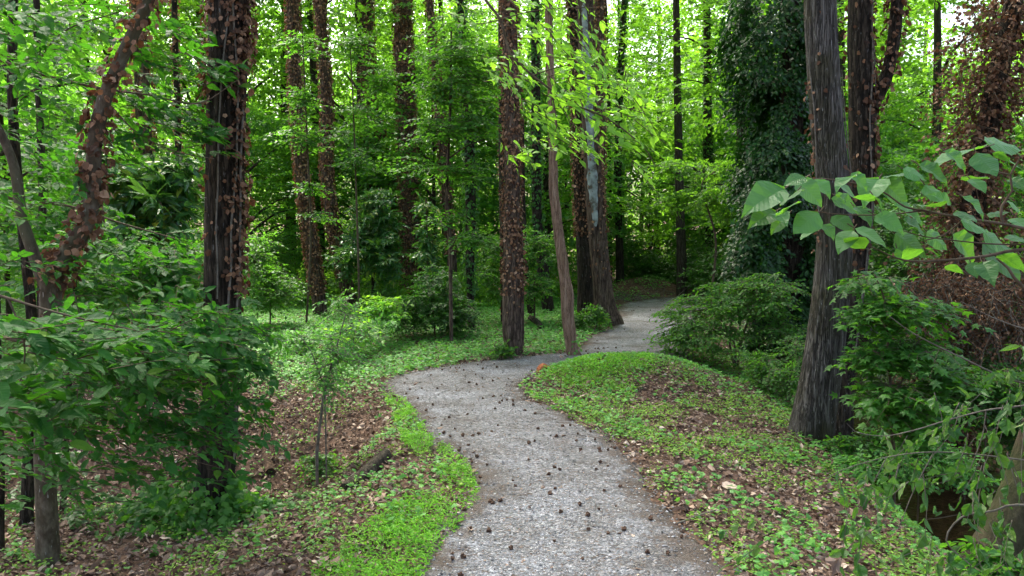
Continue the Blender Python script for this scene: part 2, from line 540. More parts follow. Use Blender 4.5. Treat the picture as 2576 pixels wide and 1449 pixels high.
M['cover'] = leaf_mat('leaf_cover', [(0, (0.04, 0.15, 0.025)), (.6, (0.07, 0.24, 0.04)), (1, (0.13, 0.34, 0.05))], (0.2, 0.55, 0.05), 0.35, 0.5, 0.35)
M['grass'] = leaf_mat('leaf_grass', [(0, (0.07, 0.22, 0.015)), (.6, (0.13, 0.36, 0.02)), (1, (0.22, 0.48, 0.04))], (0.3, 0.7, 0.04), 0.35, 0.5, 0.3)
M['weed'] = leaf_mat('leaf_weed', [(0, (0.06, 0.16, 0.02)), (.6, (0.13, 0.27, 0.03)), (1, (0.22, 0.37, 0.045))], (0.30, 0.58, 0.04), 0.3, 0.55, 0.3)
M['curled'] = leaf_mat('leaf_curled', [(0, (0.02, 0.075, 0.012)), (.6, (0.04, 0.12, 0.02)), (1, (0.15, 0.22, 0.06))], (0.12, 0.32, 0.02), 0.3, 0.45, 0.3, veins=True)
M['b_grey'] = bark_mat('bark_grey', (0.024, 0.020, 0.016), (0.10, 0.09, 0.078), (0.22, 0.205, 0.185), 0.07, 11, flecks=0.45, moss=(0.045, 0.042, 0.016), bump=1.0)
M['b_dark'] = bark_mat('bark_dark', (0.011, 0.008, 0.005), (0.040, 0.030, 0.020), (0.10, 0.078, 0.055), 0.14, 9, bump=0.9, flecks=0.25)
M['b_brown'] = bark_mat('bark_brown', (0.035, 0.022, 0.015), (0.11, 0.075, 0.053), (0.19, 0.14, 0.11), 0.16, 8, bump=0.8)
M['b_moss'] = bark_mat('bark_moss', (0.012, 0.010, 0.006), (0.05, 0.036, 0.022), (0.10, 0.08, 0.05), 0.5, 6, moss=(0.035, 0.05, 0.012), bump=0.8)
M['b_smooth'] = bark_mat('bark_smooth', (0.035, 0.025, 0.015), (0.075, 0.058, 0.038), (0.17, 0.145, 0.11), 0.5, 6, flecks=0.5, moss=(0.06, 0.06, 0.03), bump=0.4)
M['b_bare'] = bark_mat('wood_bare', (0.11, 0.062, 0.036), (0.24, 0.15, 0.10), (0.38, 0.27, 0.20), 0.09, 10, bump=0.5)
M['b_plain'] = bark_mat('bark_plain', (0.02, 0.016, 0.01), (0.05, 0.04, 0.027), (0.10, 0.085, 0.06), 0.2, 8, bump=0.5)
M['lichen'] = simple_mat('lichen_patch', [(0.35, (0.10, 0.085, 0.065)), (.47, (0.22, 0.25, 0.24)), (.7, (0.36, 0.40, 0.39))], attr=False, scale=9)
M['twig'] = simple_mat('twig_bark', [(0.3, (0.05, 0.035, 0.022)), (.7, (0.12, 0.09, 0.06))], attr=False, scale=30)
M['twig_grey'] = simple_mat('twig_grey', [(0.3, (0.07, 0.06, 0.045)), (.7, (0.17, 0.15, 0.12))], attr=False, scale=30)
M['rot'] = bark_mat('rotten_wood', (0.02, 0.011, 0.006), (0.07, 0.042, 0.025), (0.17, 0.105, 0.065), 1.0, 9, bump=1.0)
M['redrot'] = bark_mat('red_rotten_wood', (0.10, 0.03, 0.012), (0.28, 0.09, 0.035), (0.45, 0.2, 0.09), 1.0, 14, bump=1.0)
M['ball'] = simple_mat('seed_ball', [(0.3, (0.03, 0.017, 0.011)), (.7, (0.11, 0.065, 0.042))], attr=False, scale=60)
M['stone'] = simple_mat('stone_chip', [(0, (0.07, 0.068, 0.066)), (.6, (0.19, 0.19, 0.195)), (1, (0.42, 0.42, 0.42))])


def ground_mat():
    m, t = newmat('forest_soil')
    tc = N_(t, "ShaderNodeTexCoord")
    vo = N_(t, "ShaderNodeTexVoronoi"); vo.inputs["Scale"].default_value = 22
    nz = N_(t, "ShaderNodeTexNoise"); nz.inputs["Scale"].default_value = 9; nz.inputs["Detail"].default_value = 6
    t.links.new(tc.outputs["Object"], nz.inputs[0])
    mx0 = N_(t, "ShaderNodeMix", data_type='RGBA', blend_type='LINEAR_LIGHT'); mx0.inputs[0].default_value = 0.06
    t.links.new(tc.outputs["Object"], mx0.inputs[6]); t.links.new(nz.outputs[1], mx0.inputs[7])
    t.links.new(mx0.outputs[2], vo.inputs["Vector"])
    sp = N_(t, "ShaderNodeSeparateColor"); t.links.new(vo.outputs["Color"], sp.inputs[0])
    c1 = ramp(t, [(0, (0.035, 0.02, 0.014)), (.5, (0.09, 0.052, 0.036)), (1, (0.19, 0.12, 0.085))], sp.outputs[0])
    c2 = ramp(t, [(0.35, (0.03, 0.02, 0.014)), (.65, (0.10, 0.065, 0.045))], nz.outputs[0])
    mx = N_(t, "ShaderNodeMix", data_type='RGBA'); mx.inputs[0].default_value = 0.4
    t.links.new(c1.outputs[0], mx.inputs[6]); t.links.new(c2.outputs[0], mx.inputs[7])
    pr = N_(t, "ShaderNodeBsdfPrincipled"); pr.inputs["Roughness"].default_value = 0.95; pr.inputs["Specular IOR Level"].default_value = 0.15
    t.links.new(mx.outputs[2], pr.inputs["Base Color"])
    bm = N_(t, "ShaderNodeBump"); bm.inputs["Strength"].default_value = 0.8; bm.inputs["Distance"].default_value = 0.02
    t.links.new(sp.outputs[0], bm.inputs["Height"]); t.links.new(bm.outputs[0], pr.inputs["Normal"])
    out = N_(t, "ShaderNodeOutputMaterial"); t.links.new(pr.outputs[0], out.inputs[0])
    return m


def gravel_mat():
    m, t = newmat('gravel')
    tc = N_(t, "ShaderNodeTexCoord")
    v1 = N_(t, "ShaderNodeTexVoronoi"); v1.inputs["Scale"].default_value = 85
    v2 = N_(t, "ShaderNodeTexVoronoi"); v2.inputs["Scale"].default_value = 38
    nz = N_(t, "ShaderNodeTexNoise"); nz.inputs["Scale"].default_value = 1.6; nz.inputs["Detail"].default_value = 8; nz.inputs["Roughness"].default_value = .7
    n2 = N_(t, "ShaderNodeTexNoise"); n2.inputs["Scale"].default_value = 45; n2.inputs["Detail"].default_value = 4
    for nd in (v1, v2, nz, n2): t.links.new(tc.outputs["Object"], nd.inputs["Vector"])
    s1 = N_(t, "ShaderNodeSeparateColor"); t.links.new(v1.outputs["Color"], s1.inputs[0])
    s2 = N_(t, "ShaderNodeSeparateColor"); t.links.new(v2.outputs["Color"], s2.inputs[0])
    c1 = ramp(t, [(0, (0.06, 0.06, 0.063)), (.45, (0.165, 0.17, 0.18)), (.85, (0.28, 0.29, 0.305)), (1, (0.55, 0.55, 0.56))], s1.outputs[0])
    c2 = ramp(t, [(0, (0.085, 0.085, 0.085)), (.7, (0.22, 0.225, 0.24)), (1, (0.42, 0.42, 0.43))], s2.outputs[0])
    mx = N_(t, "ShaderNodeMix", data_type='RGBA'); mx.inputs[0].default_value = 0.4
    t.links.new(c1.outputs[0], mx.inputs[6]); t.links.new(c2.outputs[0], mx.inputs[7])
    cn = ramp(t, [(0.34, (0.33, 0.29, 0.25)), (.48, (0.66, 0.65, 0.64)), (.64, (0.92, 0.95, 1.0))], nz.outputs[0])
    m2 = N_(t, "ShaderNodeMix", data_type='RGBA', blend_type='MULTIPLY'); m2.inputs[0].default_value = 0.9
    t.links.new(mx.outputs[2], m2.inputs[6]); t.links.new(cn.outputs[0], m2.inputs[7])
    cb = ramp(t, [(0.55, 0.0), (0.66, 0.8)], n2.outputs[0])
    m3 = N_(t, "ShaderNodeMix", data_type='RGBA')
    t.links.new(cb.outputs[0], m3.inputs[0]); t.links.new(m2.outputs[2], m3.inputs[6]); m3.inputs[7].default_value = (0.10, 0.07, 0.05, 1)
    pr = N_(t, "ShaderNodeBsdfPrincipled"); pr.inputs["Roughness"].default_value = 0.9; pr.inputs["Specular IOR Level"].default_value = 0.25
    at = N_(t, "ShaderNodeAttribute", attribute_name="rnd")
    n4 = N_(t, "ShaderNodeTexNoise"); n4.inputs["Scale"].default_value = 7; n4.inputs["Detail"].default_value = 7; n4.inputs["Roughness"].default_value = .7
    t.links.new(tc.outputs["Object"], n4.inputs["Vector"])
    ma = N_(t, "ShaderNodeMath", operation='MULTIPLY_ADD'); ma.inputs[1].default_value = 0.9; ma.inputs[2].default_value = -0.42
    t.links.new(n4.outputs[0], ma.inputs[0])
    mb_ = N_(t, "ShaderNodeMath", operation='ADD'); t.links.new(ma.outputs[0], mb_.inputs[0]); t.links.new(at.outputs["Fac"], mb_.inputs[1])
    ce = ramp(t, [(0.02, 0.9), (0.22, 0.0)], mb_.outputs[0])
    m5 = N_(t, "ShaderNodeMix", data_type='RGBA')
    t.links.new(ce.outputs[0], m5.inputs[0]); t.links.new(m3.outputs[2], m5.inputs[6]); m5.inputs[7].default_value = (0.075, 0.058, 0.046, 1)
    t.links.new(m5.outputs[2], pr.inputs["Base Color"])
    bm = N_(t, "ShaderNodeBump"); bm.inputs["Strength"].default_value = 0.9; bm.inputs["Distance"].default_value = 0.012
    t.links.new(v1.outputs["Distance"], bm.inputs["Height"]); bm.invert = True
    t.links.new(bm.outputs[0], pr.inputs["Normal"])
    out = N_(t, "ShaderNodeOutputMaterial"); t.links.new(pr.outputs[0], out.inputs[0])
    return m


def water_mat():
    m, t = newmat('creek_water')
    tc = N_(t, "ShaderNodeTexCoord")
    nz = N_(t, "ShaderNodeTexNoise"); nz.inputs["Scale"].default_value = 9; nz.inputs["Detail"].default_value = 3
    t.links.new(tc.outputs["Object"], nz.inputs[0])
    c = ramp(t, [(.3, (0.006, 0.005, 0.002)), (.7, (0.018, 0.013, 0.006))], nz.outputs[0])
    pr = N_(t, "ShaderNodeBsdfPrincipled"); pr.inputs["Roughness"].default_value = 0.04; pr.inputs["Specular IOR Level"].default_value = 0.8
    pr.inputs["IOR"].default_value = 1.33
    t.links.new(c.outputs[0], pr.inputs["Base Color"])
    bm = N_(t, "ShaderNodeBump"); bm.inputs["Strength"].default_value = 0.6; bm.inputs["Distance"].default_value = 0.03
    t.links.new(nz.outputs[0], bm.inputs["Height"]); t.links.new(bm.outputs[0], pr.inputs["Normal"])
    out = N_(t, "ShaderNodeOutputMaterial"); t.links.new(pr.outputs[0], out.inputs[0])
    return m


M['soil'] = ground_mat(); M['gravel'] = gravel_mat(); M['water'] = water_mat()

# ------------------------------------------------------------------ ground
def warp(n, a, b, c, near):
    """spacing fine around c, coarse towards a and b"""
    t = np.linspace(-1, 1, n)
    k = np.sinh(t * near) / np.sinh(near)
    return np.where(k < 0, c + k * (c - a), c + k * (b - c))


gx = warp(520, -130, 130, 0.3, 5.2)
gy = warp(520, -60, 260, 6.5, 4.9)
GX, GY = np.meshgrid(gx, gy)
GZ = H(GX, GY) + 0.012 * fbm(GX * 9, GY * 9, 0.3, 2)
V = np.stack([GX, GY, GZ], -1).reshape(-1, 3)
ny, nx = GX.shape
I = np.arange(ny - 1)[:, None] * nx + np.arange(nx - 1)[None, :]
F = np.stack([I, I + 1, I + nx + 1, I + nx], -1).reshape(-1, 4)
mb = MB(); mb.add(V, F)
tag(mb.build('ground', M['soil'], smooth=True), kind='structure')

# path ---------------------------------------------------------------
PL = np.array([(-.45, .6), (-.45, 2.5), (-.43, 4.0), (-.30, 4.6), (-.20, 5.1), (-.28, 5.8), (-.48, 6.3), (-.75, 6.9), (-.92, 7.6), (-1.15, 8.4), (-1.42, 9.1), (-1.3, 9.75), (-.8, 10.4), (-.1, 11.05), (.75, 11.6), (1.1, 12.4), (1.35, 13.4), (1.85, 14.8), (2.35, 17), (2.7, 19.2), (3.2, 21.0), (5, 22.2), (8, 23.2), (12, 23.5)], float)
PR = np.array([(1.1, .6), (1.08, 2.5), (1.05, 4.0), (.97, 4.6), (.92, 5.1), (.88, 5.8), (.82, 6.3), (.70, 6.8), (.45, 7.5), (.12, 8.3), (.08, 9.0), (.35, 9.6), (.95, 10.05), (1.65, 10.45), (2.2, 10.9), (2.6, 11.7), (2.75, 12.9), (3.2, 14.2), (3.75, 16.3), (4.15, 17.7), (4.9, 18.8), (6, 19.8), (8, 20.8), (12, 21)], float)
rowsLR = catmull(np.column_stack([PL, np.zeros(len(PL)), PR]), 0.04)
PLs = rowsLR[:, :2]; PRs = rowsLR[:, 3:5]
K = 46
tt = np.linspace(-0.24, 1.24, K)
XY = PLs[:, None, :] * (1 - tt)[None, :, None] + PRs[:, None, :] * tt[None, :, None]
e = np.minimum(tt, 1 - tt)[None, :] * np.linalg.norm(PRs - PLs, axis=1)[:, None]      # metres inside the edge
e = e + 0.16 * fbm(XY[..., 0] * 2.2, XY[..., 1] * 2.2, 5.0, 3) + 0.03 * vn(XY[..., 0] * 17, XY[..., 1] * 17, 2)
Zp = H(XY[..., 0], XY[..., 1]) + np.clip(0.028 + e * 0.30, -0.06, 0.028) + 0.004 * vn(XY[..., 0] * 12, XY[..., 1] * 12, 1)
V = np.concatenate([XY, Zp[..., None]], -1).reshape(-1, 3)
m_ = len(PLs)
I = np.arange(m_ - 1)[:, None] * K + np.arange(K - 1)[None, :]
F = np.stack([I, I + 1, I + K + 1, I + K], -1).reshape(-1, 4)
fe = np.clip(e, -.3, .5); fe = (fe[:-1, :-1] + fe[1:, 1:]) / 2
mb = MB(); mb.add(V, F, fe.ravel())
tag(mb.build('gravel_path', M['gravel'], smooth=True), kind='structure')


def in_poly(x, y, poly):
    poly = np.asarray(poly); ins = np.zeros(len(x), bool)
    j = len(poly) - 1
    for i in range(len(poly)):
        xi, yi = poly[i]; xj, yj = poly[j]
        c = ((yi > y) != (yj > y)) & (x < (xj - xi) * (y - yi) / (yj - yi + 1e-12) + xi)
        ins ^= c; j = i
    return ins


PATHPOLY = np.vstack([PL, PR[::-1]])
sub = slice(None, None, 8)
pl_, pr_ = PLs[sub], PRs[sub]


def edge_dist(x, y):
    """metres outside the path (negative inside), rough"""
    P_ = np.vstack([pl_, pr_])
    out = np.empty(len(x))
    for a in range(0, len(x), 20000):
        q = np.stack([x[a:a + 20000], y[a:a + 20000]], 1)
        out[a:a + 20000] = np.sqrt(((q[:, None, :] - P_[None]) ** 2).sum(-1).min(1))
    return np.where(in_poly(x, y, PATHPOLY), -out, out)


# creek --------------------------------------------------------------
mb = MB()
ys = np.linspace(-6, 60, 80)
xs = np.linspace(0, 1, 8)
bx = bank_x(ys)
V = np.stack([bx[:, None] + 0.6 + xs[None] * 6.4, np.repeat(ys[:, None], 8, 1), np.full((80, 8), -1.27)], -1).reshape(-1, 3)
I = np.arange(79)[:, None] * 8 + np.arange(7)[None, :]
mb.add(V, np.stack([I, I + 1, I + 9, I + 8], -1).reshape(-1, 4))
tag(mb.build('creek', M['water']), kind='structure')
WATER_Z = -1.27

# ------------------------------------------------------------------ ground stuff
def scatter(n, x0, x1, y0, y1, keep):
    x = rng.uniform(x0, x1, n); y = rng.uniform(y0, y1, n)
    k = rng.random(n) < keep(x, y)
    x, y = x[k], y[k]
    z = H(x, y)
    k = z > WATER_Z - 0.02
    return x[k], y[k], z[k]


def visible_wedge(x, y, m=0.6):
    return (np.abs(x) < y * 0.66 + m + 1.3)


def wpoly(pts):
    return np.array([G(u, v)[:2] for u, v in pts])


GR_NEAR = wpoly([(800, 1449), (900, 1350), (1000, 1275), (1085, 1200), (1110, 1120), (1180, 1180), (1210, 1260), (1190, 1340), (1120, 1400), (1085, 1449), (1080, 1520), (740, 1520)])
GR_MID = wpoly([(965, 1000), (1020, 1005), (1085, 1050), (1095, 1100), (1075, 1180), (1010, 1120), (990, 1060)])
GR_KNOLL = wpoly([(1305, 985), (1330, 940), (1400, 905), (1500, 888), (1620, 890), (1650, 940), (1600, 990), (1560, 1030), (1440, 1030), (1350, 1015)])
GR_FAR = wpoly([(1590, 765), (1600, 740), (1700, 735), (1710, 770)])


def grass_w(x, y):
    a = in_poly(x, y, GR_NEAR) | in_poly(x, y, GR_MID)
    b = in_poly(x, y, GR_KNOLL)
    n = fbm(x * 3.1, y * 3.1, 4.4, 3)
    n2 = fbm(x * 1.1, y * 1.1, 8.4, 2)
    return np.where(a, np.clip(0.72 + 2.0 * n, 0, 1), 0) + np.where(b, np.clip(.6 + 2.2 * n2 + n, 0, 1), 0)


# litter
def keep_l(x, y):
    d = edge_dist(x, y)
    w_ = np.where(d < 0, 0.010 + 0.22 * np.clip(1 + d / .2, 0, 1) ** 2, 0.35 + 0.65 * ss(0, .25, d))
    return w_ * visible_wedge(x, y) * np.clip(1.25 + fbm(x * 1.5, y * 1.5, 0.7), 0.2, 1) * np.where(y > 12, 0.35, 1)


x, y, z = scatter(255000, -9, 7.2, 2.2, 16, keep_l)
n = len(x)
mb = MB()
pos = np.stack([x, y, z + rng.uniform(0.004, 0.035, n)], 1)
th = rng.uniform(0, 2 * np.pi, n)
d = np.stack([np.cos(th), np.sin(th), rng.normal(0, .28, n)], 1)
nn = nrm(np.array([0, 0, 1.0]) + rvec(n, 0.42))
sz = rng.uniform(0.018, 0.05, n) * np.where(rng.random(n) < .12, 1.8, 1.0)
rd = np.clip(rng.normal(.48, .3, n), 0, 1)
for k, tn in enumerate(('lit1', 'lit2', 'dleaf', 'lit1', 'lit2')):
    s_ = (np.arange(n) % 5) == k
    leaves(mb, pos[s_], d[s_], nn[s_], sz[s_] * (1.2 if tn == 'dleaf' else 1), tn, rd[s_], wscale=rng.uniform(.45, 1.1, s_.sum()))
tag(mb.build('leaf_litter', M['litter']), kind='stuff')

# small sticks and needles in the litter
x, y, z = scatter(5000, -6, 5, 2.4, 13, lambda x, y: visible_wedge(x, y) * np.where(edge_dist(x, y) < 0, .25, .8))
n = len(x); th = rng.uniform(0, np.pi, n); ln = rng.uniform(0.02, 0.16, n)
a = np.stack([x, y, z + 0.034], 1); b = a + np.stack([np.cos(th) * ln, np.sin(th) * ln, rng.normal(0, 0.01, n)], 1)
mb = MB(); twigs(mb, a, b, 0.0022, 0.0012, 3)
tag(mb.build('twig_litter', M['twig']), kind='stuff')

# crumbs of leaf and bark trodden into the gravel
def keep_d(x, y):
    return (edge_dist(x, y) < 0) * np.clip(.35 + 1.4 * fbm(x * 1.8, y * 1.8, 21.0, 3), 0.04, 1)


x, y, z = scatter(26000, -1.9, 4.5, 3.0, 19, keep_d)
n = len(x); th = rng.uniform(0, 6.28, n)
mb = MB()
leaves(mb, np.stack([x, y, z + .031 + rng.uniform(0, .004, n)], 1), np.stack([np.cos(th), np.sin(th), rng.normal(0, .15, n)], 1), np.array([0, 0, 1.0]) + rvec(n, .25), rng.uniform(.006, .026, n), 'rhomb', np.clip(rng.normal(.35, .25, n), 0, 1), wscale=rng.uniform(.4, 1.2, n))
tag(mb.build('leaf_crumbs', M['litter']), kind='stuff')

# gravel chips
def keep_s(x, y):
    d = edge_dist(x, y)
    return np.where(d < 0, 0.45 + 0.5 * (d > -0.2), np.clip(0.9 - d * 5, 0, 1)) * visible_wedge(x, y)


x, y, z = scatter(42000, -1.9, 2.2, 3.2, 11.5, keep_s)
n = len(x)
octv = np.array([(1, 0, 0), (-1, 0, 0), (0, 1, 0), (0, -1, 0), (0, 0, 1), (0, 0, -1)], float)
octf = np.array([(0, 2, 4), (2, 1, 4), (1, 3, 4), (3, 0, 4), (2, 0, 5), (1, 2, 5), (3, 1, 5), (0, 3, 5)])
sz = rng.uniform(0.003, 0.0095, n) * rng.uniform(.6, 1.4, n)
V = octv[None] * (sz[:, None, None] * rng.uniform(.6, 1.2, (n, 6, 3)) * np.array([1, 1, .6]))
th = rng.uniform(0, 6.28, n); c, s = np.cos(th), np.sin(th)
V = np.stack([V[..., 0] * c[:, None] - V[..., 1] * s[:, None], V[..., 0] * s[:, None] + V[..., 1] * c[:, None], V[..., 2]], -1)
V += np.stack([x, y, z + 0.028 + sz * .2], 1)[:, None, :]
FF = (octf[None] + (np.arange(n) * 6)[:, None, None]).reshape(-1, 3)
mb = MB(); mb.add(V.reshape(-1, 3), FF, np.repeat(np.clip(rng.normal(.45, .28, n), 0, 1), 8))
tag(mb.build('gravel_chips', M['stone']), kind='stuff')


# bright grass / stiltgrass
def keep_g(x, y):
    d = edge_dist(x, y)
    return grass_w(x, y) * (d > 0.0 - 0.05 * vn(x * 9, y * 9))


x, y, z = scatter(420000, -2.3, 3.2, 2.6, 10.8, keep_g)
n = len(x)
hgt = 0.015 + 0.07 * (0.5 + 0.5 * fbm(x * 5, y * 5, 9.0, 2)) + rng.uniform(0, 0.02, n)
pos = np.stack([x, y, z + hgt * rng.uniform(0.3, 1, n)], 1)
th = rng.uniform(0, 6.28, n)
d = np.stack([np.cos(th), np.sin(th), rng.uniform(-.1, .9, n)], 1)
nn = nrm(np.array([0, 0, 1.0]) + rvec(n, 0.4))
mb = MB(); leaves(mb, pos, d, nn, rng.uniform(0.014, 0.036, n), 'rhomb', np.clip(rng.normal(.45, .25, n) + .6 * fbm(x * 3, y * 3), 0, 1), wscale=np.full(n, 0.55))
tag(mb.build('stiltgrass', M['grass']), kind='stuff')


# ground cover: small lobed leaves
def keep_c(x, y):
    d = edge_dist(x, y)
    n_ = fbm(x * 1.3 + 4, y * 1.3, 2.2, 3); n1 = fbm(x * 4.5, y * 4.5, 6.2, 2)
    w_ = np.clip(0.12 + 1.5 * n_ + 0.9 * n1, 0.0, 1) * 0.8
    lush = ss(8.6, 9.8, y) * (x < 2.2)                         # plain behind the hollow
    w_ = np.maximum(w_, lush * np.clip(1.0 + n1, 0.3, 1))
    gul = np.exp(-((y - 7.2) / 1.2) ** 2) * ss(-1.0, -1.5, x)
    w_ = w_ * (1 - 0.8 * gul)
    w_ = np.maximum(w_, 0.9 * np.exp(-((x - bank_x(y) - 0.25) / 0.45) ** 2) * np.clip(.8 + n1, 0, 1))
    w_ = np.maximum(w_, in_poly(x, y, GR_KNOLL) * 0.55)
    w_ = w_ * (y > 3.4)
    return w_ * (d > 0.06) * visible_wedge(x, y, 1.0) * ss(0.03, 0.22, d)


for nm, rgx, cnt, s0, s1 in (('a', (-5.5, 5.6, 2.6, 10.2), 85000, .022, .052), ('b', (-15, 14, 9.5, 26), 350000, .035, .07)):
    x, y, z = scatter(cnt, *rgx, keep_c)
    n = len(x)
    pos = np.stack([x, y, z + rng.uniform(0.015, 0.085, n)], 1)
    th = rng.uniform(0, 6.28, n)
    d = np.stack([np.cos(th), np.sin(th), rng.normal(0, .2, n)], 1)
    nn = nrm(np.array([0, -0.15, 1.0]) + rvec(n, 0.38))
    mb = MB()
    sz = rng.uniform(s0, s1, n)
    q = (vn(x * 1.7, y * 1.7, 11) > 0.1)
    leaves(mb, pos[q], d[q], nn[q], sz[q] * 1.15, 'ivy' if nm == 'a' else 'oval')
    leaves(mb, pos[~q], d[~q], nn[~q], sz[~q], 'oval')
    tag(mb.build('ground_cover', M['cover']), kind='stuff')

# fine yellow-green weeds
def keep_w(x, y):
    d = edge_dist(x, y)
    n_ = fbm(x * 2.1 + 7, y * 2.1, 1.9, 3)
    n1 = fbm(x * 6.5, y * 6.5, 5.5, 2)
    w_ = np.clip(0.12 + 1.7 * n_ + 1.3 * n1, 0, 1) * .85
    gul = np.exp(-((y - 7.2) / 1.2) ** 2) * ss(-1.0, -1.5, x)
    w_ = w_ * (1 - .85 * gul) * np.where(x > 0.4, 1, .55)
    return w_ * (d > 0.0) * ss(-0.02, 0.3, d) * visible_wedge(x, y, 0.8)


x, y, z = scatter(300000, -5.0, 5.0, 2.6, 12.5, keep_w)
n = len(x)
th = rng.uniform(0, 6.28, n)
pos = np.stack([x, y, z + rng.uniform(0.02, 0.075, n)], 1)
d = np.stack([np.cos(th), np.sin(th), rng.normal(0.1, .3, n)], 1)
nn = nrm(np.array([0, -0.1, 1.0]) + rvec(n, 0.45))
mb = MB(); leaves(mb, pos, d, nn, rng.uniform(0.014, 0.036, n), 'rhomb', np.clip(rng.normal(.5, .25, n) + .4 * fbm(x * 1.3, y * 1.3, 3.3), 0, 1), wscale=rng.uniform(.7, 1.2, n))
tag(mb.build('weeds', M['weed']), kind='stuff')

# ------------------------------------------------------------------ seed balls (each one a thing)
bm_ = MB()
import bmesh
bb = bmesh.new(); bmesh.ops.create_icosphere(bb, subdivisions=2, radius=1.0)
bb.verts.ensure_lookup_table()
V = np.array([v.co[:] for v in bb.verts]); F = np.array([[v.index for v in f.verts] for f in bb.faces]); bb.free()
V = V * (0.78 + 0.42 * (np.arange(len(V)) % 2))[:, None]
bm_.add(V * 0.0165, F)
ball_px = [(1140, 1225), (1290, 1220), (1330, 1168), (1380, 1205), (1395, 1187), (1500, 1190), (1520, 1245), (1560, 1235), (1235, 1275), (1258, 1272), (1240, 1278), (1410, 1300), (1458, 1282), (1478, 1310), (1570, 1345), (1530, 1355), (1285, 1395), (1465, 1420), (1230, 1350), (1480, 1345), (1395, 1375), (1200, 1160), (1158, 1138), (1330, 1125), (1345, 1120), (1450, 1118), (1460, 1140), (1510, 1145), (1400, 1108), (1190, 1105), (1130, 1060), (1176, 1050), (1215, 1010), (1290, 1015), (1335, 1010), (1100, 985), (1180, 970), (1240, 965), (1275, 975), (1320, 960), (1360, 940), (1400, 925), (1215, 935), (1250, 930), (1300, 925)]
first = None
pts = [G(u, v) for u, v in ball_px]
c_ = 0
while len(pts) < 180:
    x = random.uniform(-1.5, 2.0); y = 3.6 + 8.6 * random.random() ** 1.0
    dd = float(edge_dist(np.array([x]), np.array([y]))[0])
    if dd > -0.05 and not (dd < 0.3 and random.random() < .3): continue
    if fbm(np.array([x * 2.2]), np.array([y * 2.2]), 7.7)[0] + .25 * (dd > -.25) < random.uniform(-.1, .2): continue
    pts.append(np.array([x, y, H(x, y)]))
for _ in range(40):
    x = random.uniform(1.3, 3.6); y = random.uniform(12, 20)
    if float(edge_dist(np.array([x]), np.array([y]))[0]) < -0.1: pts.append(np.array([x, y, H(x, y)]))
for i, p in enumerate(pts):
    if first is None:
        o = first = bm_.build('seed_ball', M['ball'])
        tag(o, 'dark brown spiky seed ball lying loose on the grey gravel path', 'seed ball', 'spiky seed balls scattered on the path')
    else:
        o = first.copy(); COL.objects.link(o)
    o.location = (p[0], p[1], float(H(p[0], p[1])) + 0.028 + random.uniform(.001, .012))
    o.rotation_euler = (random.random() * 6, random.random() * 6, random.random() * 6)
    s = random.uniform(.55, 1.02); o.scale = (s, s, s * random.uniform(.85, 1))

# ------------------------------------------------------------------ tree builder
def px_rows(pts, Y, ds=0.05):
    """pts: list of (u, v, width px[, Y]) from base to top"""
    rows = []
    for p in pts:
        yy = p[3] if len(p) > 3 else Y
        q = P(p[0], p[1], yy)
        rows.append([*q, p[2] / 2 * yy / FPX * .93])
    return catmull(rows, ds)


def ivy_on(mb, rows, dens, leaf, v0=-1e9, v1=1e9, tmpl='dleaf', angle=None, spread=math.pi, thick=0.03, gappy=0.0, down=1.0):
    """leaves clinging to a trunk. rows M x 4; dens per m2; heights limited to z in [v0,v1]"""
    C = rows[:, :3]; T, S, B = frames(C)
    seg = np.linalg.norm(np.diff(C, axis=0), axis=1)
    ok = (C[:-1, 2] > v0) & (C[:-1, 2] < v1)
    wgt = seg * rows[:-1, 3] * ok
    area = (wgt * 2 * math.pi).sum() * min(1, spread / math.pi)
    n = int(area * dens)
    if n < 1: return
    i = rng.choice(len(wgt), n, p=wgt / wgt.sum())
    f = rng.random(n)
    c = C[i] * (1 - f)[:, None] + C[i + 1] * f[:, None]
    r = rows[i, 3]
    th = rng.uniform(0, 2 * np.pi, n) if angle is None else angle + rng.normal(0, spread / 2, n)
    out = nrm(np.cos(th)[:, None] * S[i] + np.sin(th)[:, None] * B[i])
    if gappy > 0:
        k = fbm(np.cos(th) * 1.6 + c[:, 0], np.sin(th) * 1.6, c[:, 2] * 1.1, 3) > -0.5 + gappy
        c, r, th, out = c[k], r[k], th[k], out[k]; i = i[k]; n = len(c)
    pos = c + out * (r + rng.uniform(0.0, thick, n))[:, None]
    tang = nrm(np.cross(out, T[i]))
    a = rng.normal(0, 0.8, n)
    d = -T[i] * np.cos(a)[:, None] * down + tang * np.sin(a)[:, None] + out * rng.uniform(-.1, .7, n)[:, None]
    nn = out + rvec(n, .6)
    mix = ('dleaf', 'heart', 'curl', 'dleaf') if tmpl == 'dleaf' else (tmpl,)
    for k_, tn in enumerate(mix):
        q = np.arange(n) % len(mix) == k_
        leaves(mb, pos[q], d[q], nn[q], rng.uniform(.55, 1.2, q.sum()) * leaf, tn, wscale=rng.uniform(.6, 1.15, q.sum()))


